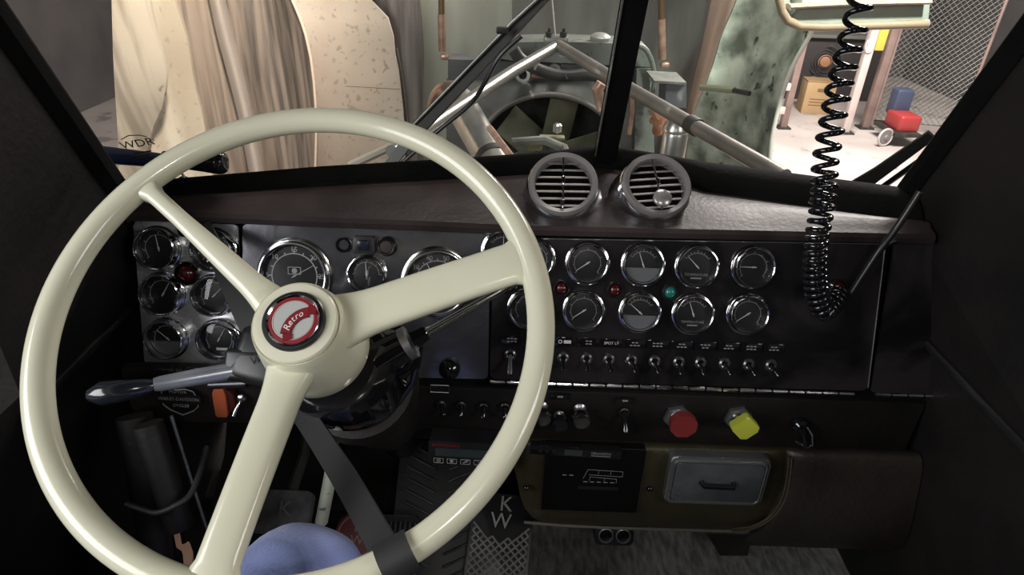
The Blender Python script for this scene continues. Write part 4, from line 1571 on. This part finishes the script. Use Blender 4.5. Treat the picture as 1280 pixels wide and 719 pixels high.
hpanel(e2, e3, Yt, Yb, lambda u, v: 3.08 + .04 * math.sin(PI * u) * -1, mC)
hpanel(e3, e4, Yt, Yb, lambda u, v: 3.18 + .10 * math.sin(PI * u), mD, nu=16, wav=.008)
hpanel(e4, e5, Yt, Yb, lambda u, v: 3.16 + .28 * u ** .7, mE, nu=14)
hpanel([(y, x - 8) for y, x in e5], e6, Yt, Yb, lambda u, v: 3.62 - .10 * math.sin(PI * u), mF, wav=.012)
hpanel([(y, x - 6) for y, x in e6], [(-90, 640), (270, 640)], Yt, Yb, lambda u, v: 3.75 + .15 * u, mG, nu=14)
hpanel([(-90, 640), (270, 640)], [(-90, 802), (270, 802)], Yt, Yb, lambda u, v: 3.90, mat('fibreglass_grey_dark', (.17, .175, .155), (.25, .255, .23), rough=.55, ns=3, st=(2, 1, .4)), nu=12)
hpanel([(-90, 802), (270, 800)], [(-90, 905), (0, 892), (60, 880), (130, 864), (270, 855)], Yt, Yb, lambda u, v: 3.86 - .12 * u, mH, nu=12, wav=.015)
eI = [(-90, 950), (0, 925), (45, 905), (70, 898), (105, 886), (140, 871), (180, 864), (270, 850)]
hpanel([(-90, 905), (0, 890), (60, 878), (130, 861), (270, 848)], eI, Yt, Yb, lambda u, v: 3.70 - .06 * math.sin(PI * u), mI)
eJ = [(-90, 1040), (0, 1030), (45, 1013), (60, 1003), (80, 992), (110, 980), (140, 972), (170, 965), (205, 962), (270, 958)]
hpanel([(y, x - 3) for y, x in eI], eJ, Yt, Yb, lambda u, v: 3.45 - .55 * u ** 1.4, mJ, nu=22, nv=26)
# bright trimmed edges
def edge(poly, yy0, yy1, Yd, r_, m_, nm='edge_strip'):
    pts_ = [PY(lerp_poly(poly, yy0 + (yy1 - yy0) * i / 24), yy0 + (yy1 - yy0) * i / 24, Yd) for i in range(25)]
    part(nm, MB().tube(pts_, r_, 8), m_, hood, True, sharp=80)


WH = mat('raw_edge', (.80, .78, .70), rough=.5)
edge(eJ, -90, 262, 2.90, .010, WH)
edge(e4, -90, 265, 3.14, .006, mat('edge_tan', (.80, .64, .50), rough=.5))
edge(e3, -90, 265, 3.10, .006, mat('edge_pinkish', (.66, .56, .50), rough=.5))
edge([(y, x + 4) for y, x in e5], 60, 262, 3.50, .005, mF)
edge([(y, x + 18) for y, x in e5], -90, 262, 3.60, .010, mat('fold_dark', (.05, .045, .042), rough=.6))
# seams and small fittings on the panels
part('patch_bar', MB().tube([PY(432, 107, 3.18), PY(500, 111, 3.18)], .010, 8, flat=.4), mat('bar_brown', (.25, .19, .14), rough=.6), hood, True)
part('patch_bar', MB().tube([PY(876, 109, 3.34), PY(918, 113, 3.20)], .016, 10), mat('bar_green', (.36, .38, .26), rough=.5), hood, True)
part('patch_bar', MB().tube([PY(917, 113, 3.19), PY(937, 117, 3.10)], .012, 8), STEEL_D, hood, True)
# fender flap at the upper right
b = MB()
fl = [(973, -40), (974, 0), (978, 15), (985, 26), (1000, 33), (1030, 34), (1160, 30)]
rows = []
for i in range(5):
    rows.append([PY(x + i * 2, y - i * (22 if x > 990 else 4), 2.70 + i * .02) for x, y in fl])
b.grid(rows)
b.grid([[p + V((0, .03, .0)) for p in r_] for r_ in rows])
part('fender_flap', b, mat('flap_pale_green', (.26, .29, .25), (.34, .37, .32), rough=.5, ns=4), hood, True)
part('flap_lip', MB().tube([PY(x, y, 2.68) for x, y in fl], .016, 8), mat('flap_lip_tan', (.34, .25, .17), rough=.55), hood, True, sharp=70)
part('flap_top', MB().tube([PY(985, 8, 2.70), PY(1060, 4, 2.70), PY(1160, 2, 2.70)], .035, 8, flat=.3), mat('flap_pink', (.40, .31, .26), rough=.55), hood, True)

# ---- hanging copper-coloured tubes
for px, y0, y1, lb_ in ((553, 8, 68, 'coppery tube hanging left of the radiator'), (828, 14, 78, 'coppery tube hanging right of the windshield divider')):
    t = thing('coppery_tube', lb_, 'strut', PY(px, y1, 3.5))
    part('cylinder', MB().tube([PY(px - 1, y0 + 10, 3.5), PY(px, y1 - 4, 3.5)], .020, 12), COPPER, t, True)
    part('rod', MB().tube([PY(px - 2, -60, 3.5), PY(px - 1, y0 + 10, 3.5)], .016, 10), mat('dark_brass', (.20, .12, .07), rough=.4, metal=.5), t, True)
    part('clevis', MB().box(T(PY(px + 3, y1 + 3, 3.5)), (.045, .04, .03), .01), COPPER, t, True)

# ---- radiator with shroud and fan
YR = 3.0
rad_ = thing('radiator', 'grey green truck radiator with a dark fan shroud', 'radiator', PY(700, 240, YR))
def pyl(px, py, y=YR):
    return PY(px, py, y)


def quadbox(p, th, m, nm, parent, bev=.01):
    """p: four pixel corners on plane Y, extruded away"""
    b_ = MB()
    v0 = [PY(x, y, th[0]) for x, y in p]
    v1 = [q + V((0, th[1], 0)) for q in v0]
    n_ = len(v0)
    b_.raw(v0 + v1, [tuple(range(n_)), tuple(range(2 * n_ - 1, n_ - 1, -1))] + [(i, (i + 1) % n_, n_ + (i + 1) % n_, n_ + i) for i in range(n_)])
    return part(nm, b_, m, parent, True)


tp = [(618, 62), (640, 53), (700, 52), (790, 55), (812, 62), (816, 84), (640, 76), (618, 72)]
quadbox(tp, (YR, .22), TANK, 'top_tank', rad_)
quadbox([(560, 74), (640, 77), (814, 85), (812, 106), (700, 101), (560, 100)], (YR + .03, .16), mat('tank_seam_dark', (.06, .065, .07), (.12, .125, .125), rough=.5, ns=10), 'header_band', rad_)
# shroud plate with a round hole
b = MB()
cx_, cy_ = 686, 190
rx_, ry_ = 88, 72
outer = []
inner = []
N_ = 64
for i in range(N_):
    a = 2 * PI * i / N_
    ca, sa = math.cos(a), math.sin(a)
    s_ = 1 / max(abs(ca), abs(sa))
    ox, oy = cx_ + ca * s_ * 128, cy_ - sa * s_ * 92
    outer.append(PY(ox, oy, YR + .04))
    inner.append(PY(cx_ + ca * rx_, cy_ - sa * ry_, YR - .02))
vs = outer + inner + [p + V((0, .10, 0)) for p in inner]
fs = [(i, (i + 1) % N_, N_ + (i + 1) % N_, N_ + i) for i in range(N_)] + [(N_ + i, N_ + (i + 1) % N_, 2 * N_ + (i + 1) % N_, 2 * N_ + i) for i in range(N_)]
b.raw(vs, fs)
part('fan_shroud', b, mat('shroud_grey', (.09, .093, .09), (.17, .172, .16), rough=.5, ns=7), rad_, True)
part('shroud_lip', MB().tube(inner, .014, 8, closed=True), mat('lip_grey', (.22, .21, .19), rough=.45, metal=.3), rad_, True, sharp=80)
quadbox([(590, 100), (800, 100), (800, 300), (590, 300)], (YR + .20, .03), mat('core_dark', (.015, .018, .018), (.03, .034, .033), rough=.6, ns=30), 'core', rad_)
quadbox([(796, 86), (816, 86), (818, 200), (812, 290), (790, 290)], (YR - .02, .18), TANK, 'side_tank', rad_)
part('overflow_pipe', MB().tube(spline([PY(785, 54, YR - .05), PY(805, 60, YR - .05), PY(815, 78, YR - .05), PY(818, 100, YR - .05), PY(816, 116, YR - .05)], 24), .011, 8), TANK, rad_, True)
part('filler_cap', MB().lathe(frame(PY(750, 51, YR + .06), V((0, -.1, 1))), [(.045, 0), (.045, .02), (.03, .03), (0, .032)], 24), mat('cap_grey', (.40, .42, .38), rough=.4, metal=.4), rad_, True)
part('hose_neck', MB().lathe(frame(PY(655, 93, YR - .06), V((-.3, -1, .1))), [(.020, .02), (.034, .02), (.036, 0), (.036, -.08)], 20), STEEL, rad_, True)
part('hose_neck', MB().lathe(frame(PY(693, 88, YR - .0), V((0, -1, .1))), [(.014, .02), (.026, .02), (.03, 0), (.04, -.03)], 20), STEEL, rad_, True)
part('upper_hose', MB().tube(spline([PY(642, 62, 2.9), PY(652, 75, 2.9), PY(675, 88, 2.9), PY(705, 95, 2.9), (PY(735, 93, 2.9)), PY(755, 100, 2.88), PY(762, 112, 2.85)], 30), .026, 12), STEEL_D, rad_, True)
part('copper_edge', MB().tube([PY(664, 95, 2.93), PY(693, 96.5, 2.93)], .008, 8), COPPER, rad_, True)
part('copper_pipe', MB().tube([PY(790, 108, 2.86), PY(790, 140, 2.86), PY(786, 168, 2.86)], .012, 8), COPPER, rad_, True)
fan = thing('engine_fan', 'greenish bladed cooling fan inside the round shroud', 'fan', PY(cx_, cy_ + 5, YR + .06))
fc = PY(cx_ + 2, cy_ + 8, YR + .06)
Mfan = frame(fc, V((0, -1, .0)))
WM[fan] = T(fc); fan.matrix_world = T(fc)
for k_ in range(6):
    a = 20 + k_ * 60
    vs = []
    b = MB()
    rr0, rr1 = .06, .295
    b.box(Mfan @ RZ(a) @ T(((rr0 + rr1) / 2, 0, 0)) @ RX(28), (rr1 - rr0, .16, .008), .003)
    part('blade', b, BLADE, fan, True)
part('hub', MB().lathe(Mfan, [(.085, -.03), (.085, .03), (.05, .05), (.03, .07), (0, .07)], 24), STEEL_D, fan, True)

# ---- cross braces
t = thing('brace_rod', 'bright bare metal brace rod running down left from the apex', 'rod', PY(545, 160, 1.75))
part('tube', MB().tube([PY(697, 57, 2.75), PY(640, 90, 2.45), PY(555, 146, 1.90), PY(490, 190, 1.55)], [.022, .022, .020, .018], 14), mat('bare_rod', (.42, .42, .39), rough=.3, metal=.7), t, True)
part('zip_tie', MB().tube([PY(670, 68, 2.60), PY(673, 74, 2.58), PY(670, 82, 2.58), PY(668, 87, 2.58)], .005, 6), mat('tie_white', (.6, .6, .56), rough=.5), t, True)
t = thing('brace_rod', 'dull grey brace rod running down right past the divider', 'rod', PY(965, 210, 1.55))
part('tube', MB().tube([PY(696, 56, 2.75), PY(780, 107, 2.30), PY(868, 158, 1.90), PY(980, 222, 1.50)], [.023, .023, .022, .022], 14), mat('dull_rod', (.20, .19, .175), (.30, .28, .25), rough=.4, metal=.5, ns=8), t, True)
part('joint_sleeve', MB().tube([PY(862, 154, 1.93), PY(872, 160, 1.89)], .027, 14), STEEL_D, t, True)
t = thing('apex_bracket', 'small bolted bracket where the two brace rods meet', 'bracket', PY(694, 52, 2.78))
part('block', MB().box(T(PY(695, 50, 2.80)), (.10, .06, .035), .008), STEEL, t, True)
for dx_ in (-9, 9):
    part('bolt', MB().lathe(frame(PY(695 + dx_, 46, 2.78), V((0, -.2, 1))), [(.014, 0), (.014, .02), (.006, .02), (.006, .035), (0, .035)], 6), STEEL_D, t, True)
b = MB().tube([PY(688, -60, 3.0), PY(690, 0, 2.9), PY(694, 46, 2.80)], .0035, 6)
solo('hood_cable', b, mat('cable_grey', (.35, .35, .32), rough=.5, metal=.4), 'thin pale cable hanging to the apex of the brace rods', 'cable')

# ---- air intake pipe, canister and clutter in the bay
b = MB()
p0_, p1_ = PY(574, 128, 2.45), PY(622, 212, 2.05)
pipe_ = t = thing('intake_pipe', 'shiny aluminium intake pipe between wiper and fan', 'pipe', p1_)
part('tube', MB().tube([p0_, p0_.lerp(p1_, .5), p1_], [.060, .058, .056], 28), ALU, t, True, sharp=60)
part('clamp', MB().tube([p0_.lerp(p1_, .84), p0_.lerp(p1_, .90)], .060, 28), STEEL_D, t, True)
part('elbow', MB().tube(spline([p0_, PY(562, 118, 2.5), PY(552, 124, 2.52), PY(547, 140, 2.52)], 12), [.056 - .001 * i for i in range(13)], 20), mat('elbow_copper', (.40, .28, .22), rough=.3, metal=.8), t, True)
can_ = t = thing('air_canister', 'upright polished canister right of the divider behind the rod', 'canister', PY(846, 225, 2.1))
part('can', MB().lathe(T(PY(847, 150, 2.1) + V((0, 0, -.20))), [(.0, -.5), (.040, -.5), (.042, 0), (.042, .15), (.039, .16), (.045, .165), (.045, .175), (.03, .20), (0, .20)], 28), ALU, t, True)
t = thing('battery_box', 'grey box with a flat lid beside the pink hood panel', 'box', PY(842, 130, 2.6))
quadbox([(833, 103), (858, 104), (858, 135), (831, 134)], (2.7, .15), mat('box_grey_blue', (.13, .14, .15), rough=.5), 'case', t)
quadbox([(818, 101), (858, 103), (858, 106), (818, 104)], (2.68, .2), STEEL, 'lid', t)
b = MB()
for (x0, y0, x1, y1, r_) in ((818, 130, 822, 165, .022), (822, 140, 832, 150, .012), (815, 150, 824, 160, .014)):
    b.tube([PY(x0, y0, 2.5), PY((x0 + x1) / 2 + 5, (y0 + y1) / 2, 2.46), PY(x1, y1, 2.5)], r_, 10)
part('copper_fitting', b, mat('orange_copper', (.50, .22, .12), (.66, .36, .24), rough=.35, metal=.5, ns=20), can_, True)
b = MB()
b.tube([PY(752, 104, 2.6), PY(747, 112, 2.6), PY(748, 124, 2.6), PY(750, 140, 2.58)], [.022, .024, .016, .010], 12)
part('copper_fitting', b, COPPER, rad_, True)
# brown strut under the wiper, right of the pipe
b = MB().tube([PY(612, 160, 1.9), PY(642, 200, 1.6)], .010, 8)
part('copper_pipe', b, COPPER, pipe_, True)
# engine block: rocker cover, fan belt pulleys, hoses
eng = thing('engine', 'dark greasy engine low in the bay behind the windshield', 'engine', V((.12, 2.1, 1.3)))
part('block', MB().box(T((.12, 2.15, 1.22)), (.46, .95, .50), .03, 3), STEEL_D, eng, True)
part('valve_cover', MB().box(T((.12, 2.10, 1.51)), (.26, .80, .09), .03, 3), mat('cover_green', (.16, .18, .10), (.24, .25, .15), rough=.5, ns=12), eng, True)
b = MB()
for k_ in range(5):
    b.lathe(T((.12 + (.09 if k_ % 2 else -.09), 1.80 + k_ * .15, 1.555)), [(.012, 0), (.012, .012), (0, .012)], 6)
part('cover_bolts', b, STEEL, eng, True)
part('bracket', MB().box(T(PY(690, 172, 2.5)), (.10, .04, .012), .003).box(T(PY(668, 180, 2.5)), (.06, .04, .05), .01), mat('bracket_yellowish', (.28, .28, .16), rough=.5), eng, True)
part('thermostat', MB().lathe(T(PY(697, 158, 2.5)), [(.0, -.03), (.018, -.02), (.018, .005), (.010, .012), (0, .013)], 16), ALU, eng, True)
part('coolant_pipe', MB().tube([PY(640, 178, 2.4), PY(680, 175, 2.4), PY(705, 185, 2.4), PY(710, 200, 2.3)], .018, 10), STEEL, eng, True)
part('mount', MB().box(T((-.17, 2.15, 1.15)), (.16, .10, .06), .01), STEEL_D, eng, True)
part('mount', MB().box(T((.41, 2.15, 1.15)), (.16, .10, .06), .01), STEEL_D, eng, True)
ax_ = thing('front_axle', 'front axle with tyres under the engine bay', 'axle', V((.12, 2.7, 0)))
part('beam', MB().box(T((.12, 2.7, .52)), (1.9, .12, .10), .02), STEEL_D, ax_, True)
for sx in (-1, 1):
    part('tyre', MB().lathe(T((.12 + sx * .95, 2.7, .52)) @ RY(90), [(.28, -.13), (.48, -.13), (.52, -.09), (.52, .09), (.48, .13), (.28, .13)], 32), RUBBER, ax_, True)
    part('spring', MB().box(T((.12 + sx * .40, 2.7, .88)), (.09, .40, .62), .01), STEEL_D, ax_, True)
for sx in (-1, 1):
    b = MB().tube([V((.12 + sx * .40, 1.45, 1.25)), V((.12 + sx * .40, 2.95, 1.25))], .06, 4)
    solo('chassis_rail', b, STEEL_D, 'black chassis rail low in the bay on the %s of the engine' % ('left' if sx < 0 else 'right'), 'rail')
# triangular brace behind the rim, left of fan
part('lower_brace', MB().tube([PY(436, 208, 2.9), PY(492, 182, 3.0)], .022, 8), mat('brace_pale', (.34, .32, .27), rough=.5), hood, True)

# ---- wipers
t = thing('wiper', 'long dark wiper crossing the left windshield pane', 'wiper', P(530, 155, 1.25))
n_w = [-FWD] * 2
a_, c_ = P(520, 163, 1.30), P(690, -12, 1.12)
part('blade', MB().band([a_, a_.lerp(c_, .5), c_], [.030, .024, .014], .010, -FWD), mat('wiper_dark', (.016, .013, .011), rough=.6), t, True)
part('blade_spine', MB().tube([P(516, 157, 1.29), P(640, 28, 1.15), P(686, -14, 1.11)], .0028, 8), STEEL, t, True)
part('arm', MB().tube(spline([P(652, 45, 1.13), P(625, 70, 1.15), P(608, 100, 1.18), P(588, 130, 1.22), P(545, 166, 1.27), P(490, 215, 1.31)], 30), .0042, 8), BLACK, t, True)
part('clip', MB().box(T(P(628, 38, 1.14)), (.022, .012, .012), .003), STEEL_D, t, True)
part('pivot_arm', MB().band([P(470, 230, 1.34), P(520, 163, 1.29)], .022, .008, -FWD), STEEL_D, t, True)
t = thing('wiper', 'wiper arm at the lower right corner of the right pane', 'wiper', P(1075, 232, 1.12))
part('arm', MB().band([P(1062, 240, 1.14), P(1098, 216, 1.10), P(1165, 168, 1.02)], [.030, .022, .016], .008, -FWD), BLACK, t, True)
part('link', MB().tube([P(1100, 236, 1.12), P(1165, 190, 1.04)], .005, 8), BLACK_G, t, True)

# ---- shop corner at the right
def fl(px, py):
    return PZ(px, py, -2.45)


q = fl(1015, 139)
Mx = T(q) @ RZ(-8)
t = thing('cardboard_box', 'upright tan cardboard box on the shop floor', 'box', Mx)
sc_ = q.y
wb = 36 / F_PX * (q - CAM).dot(FWD)
part('carton', MB().box(T((0, 0, wb * .52)), (wb * .95, wb * .8, wb * 1.04), .006), mat('cardboard', (.50, .34, .17), (.56, .39, .21), rough=.8, ns=4), t)
part('flap', MB().box(T((0, -wb * .2, wb * 1.06)), (wb * .95, wb * .4, .01), .002).box(T((0, wb * .2, wb * 1.06)), (wb * .95, wb * .38, .01), .002), mat('cardboard_flap', (.42, .28, .14), rough=.8), t)
b = MB()
b.box(T((0, -wb * .41, wb * .80)), (wb * .22, .004, wb * .10))
for i in range(3):
    b.box(T((-.02, -wb * .41, wb * (.5 - i * .1))), (wb * .5, .004, .008))
part('print', b, mat('box_print', (.26, .15, .09), rough=.8), t)
# dark cabinet beside/behind the carton, with fan on top
q2 = fl(1045, 133) + V((0, .25, 0))
t = thing('shop_bench', 'dark bench behind the cardboard box', 'bench', T(q2))
part('body', MB().box(T((.0, .45, .48)), (1.5, .6, .96), .02), mat('bench_dark', (.06, .055, .055), rough=.6), t)
part('bench_top', MB().box(T((0, .42, .99)), (1.56, .7, .05), .01), mat('bench_top_grey', (.20, .21, .19), rough=.5), t)
q3 = PY(1031, 77, q2.y + .15)
t = thing('floor_blower', 'round dark shop fan with an orange centre above the carton', 'fan', frame(q3, V((-.25, -1, .2))))
rf = 19 / F_PX * (q3 - CAM).dot(FWD)
part('housing_ring', MB().lathe(I4, [(rf, -.12), (rf, .04), (rf * .92, .05), (rf * .90, -.10), (0, -.12)], 36), mat('fan_dark', (.07, .07, .07), rough=.4), t)
for k_ in range(4):
    part('grille_ring', MB().tube([V((rf * (.35 + .17 * k_) * math.cos(2 * PI * i / 32), rf * (.35 + .17 * k_) * math.sin(2 * PI * i / 32), .05)) for i in range(32)], .006, 6, closed=True), STEEL_D, t)
part('motor_cap', MB().lathe(T((0, 0, 0)), [(rf * .45, -.02), (rf * .42, .035), (rf * .2, .05), (0, .05)], 24), mat('motor_orange', (.45, .22, .11), rough=.5), t)
# stand of the fan
part('stand', MB().box(T((0, -rf * 1.0, -.04)), (rf * 1.4, .05, .14), .01), STEEL_D, t)
# tall posts
def post(px0, py0, px1, py1, r_, m, nm, label, sq=True, h=2.6):
    base = fl(px1, py1)
    t_ = thing(nm, label, 'post', T(base))
    part('upright', MB().box(T((0, 0, h / 2)), (r_ * 2, r_ * 2, h), r_ * .15), m, t_)
    part('foot_plate', MB().box(T((0, 0, .012)), (r_ * 4, r_ * 4, .024), .004), STEEL_D, t_)
    return t_, base


pinkw = mat('pinkish_white_paint', (.70, .60, .56), (.78, .69, .65), rough=.5, ns=5)
brownp = mat('brown_post_paint', (.26, .18, .16), (.34, .25, .22), rough=.5, ns=5)
tp_, bA = post(1006, 45, 978, 160, .045, brownp, 'rack_post', 'brown rack post just right of the mottled hood panel')
for i in range(6):
    part('bracket_tab', MB().box(T((-.08, -.02, .25 + i * .32)), (.10, .05, .10), .01), pinkw, tp_)
tp_, bA = post(1000, 40, 966, 150, .03, pinkw, 'white_post', 'pale narrow post behind the brown rack post')
tp_, bB = post(1095, 30, 1055, 166, .05, pinkw, 'door_post', 'pinkish white door post behind the coiled cord')
tp_, bC = post(1112, 30, 1080, 160, .05, brownp, 'cage_post', 'brown cage gate post right of the coiled cord')
# fence of the cage
t = thing('cage_gate', 'chain link cage gate at the right edge of the view', 'gate', T(bC + V((.08, -.02, 0))) @ RZ(-12))
gw, gh = 1.1, 2.2
part('gate_frame', MB().tube([V((.0, 0, .12)), V((gw, 0, .12)), V((gw, 0, gh)), V((0, 0, gh))], .022, 8, closed=True), brownp, t)
b = MB()
st_ = .075
n_ = int((gw + gh) / st_)
for i in range(-int(gh / st_), int(gw / st_) + 1):
    for sgn in (1, -1):
        x0 = i * st_ if sgn == 1 else i * st_ + gh - .12
        # line: x = x0 + sgn*s, z = .12 + s
        s0, s1 = 0, gh - .12
        if sgn == 1:
            a0_ = max(0, -x0); a1_ = min(s1, gw - x0)
        else:
            a0_ = max(0, x0 - gw); a1_ = min(s1, x0)
        if a1_ > a0_:
            b.tube([V((x0 + sgn * a0_, 0, .12 + a0_)), V((x0 + sgn * a1_, 0, .12 + a1_))], .0035, 4)
part('chain_link', b, STEEL, t, kind='stuff')
q = PY(1103, 46, bB.y + .02)
b = MB().box(T(q), (.12, .03, .34), .01)
solo('yellow_tag', b, mat('yellow_tag', (.75, .62, .10), rough=.5), 'yellow tag hanging on the door post', 'tag')
q = PY(1084, 62, bB.y - .06)
b = MB().tube(spline([q + V((-.02, 0, .12)), q + V((-.03, 0, .04)), q + V((.0, 0, -.03)), q + V((.05, 0, -.02)), q + V((.06, 0, .03))], 16), .010, 6)
solo('wall_hook', b, mat('hook_white', (.8, .78, .74), rough=.5), 'white curved hook on the door post', 'hook')
# cart with a wheel
q = fl(1103, 183)
rw = 11.5 / F_PX * (q - CAM).dot(FWD)
t = thing('hand_cart', 'red shop cart with a pale spoked wheel at the right edge', 'cart', T(q))
Mwh = T((0, 0, rw)) @ RZ(18) @ RX(90)
wh_ = part('wheel', MB().tube([Mwh @ V((rw * .86 * math.cos(2 * PI * i / 32), rw * .86 * math.sin(2 * PI * i / 32), 0)) for i in range(32)], rw * .14, 10, closed=True), mat('tyre_pale', (.55, .52, .50), rough=.6), t)
part('wheel_disc', MB().lathe(Mwh, [(rw * .74, -.01), (rw * .7, .012), (rw * .3, .015), (rw * .2, .03), (0, .03)], 24), mat('wheel_grey', (.22, .21, .21), rough=.5), wh_)
part('deck', MB().box(T((.26, .25, rw * 1.35)), (.34, .6, .05), .01), STEEL_D, t)
part('red_body', MB().box(T((.30, .25, rw * 2.3)), (.28, .40, .22), .04, 3), mat('cart_red', (.42, .05, .05), rough=.4), t)
part('blue_box', MB().box(T((.30, .45, rw * 4.0)), (.22, .2, .34), .03, 3), mat('cart_blue', (.06, .08, .14), rough=.5), t)
# odds and ends on the bench wall
q = q2 + V((.42, .42, 1.015 + .315))
b = MB().tube([q + V((.28 * math.cos(2 * PI * i / 28), 0, .28 * math.sin(2 * PI * i / 28))) for i in range(28)], .035, 8, closed=True)
solo('hose_loop', b, STEEL_D, 'dark coiled hose loop standing on the bench behind the cord', 'hose', sharp=80)

bpy.context.view_layer.update()
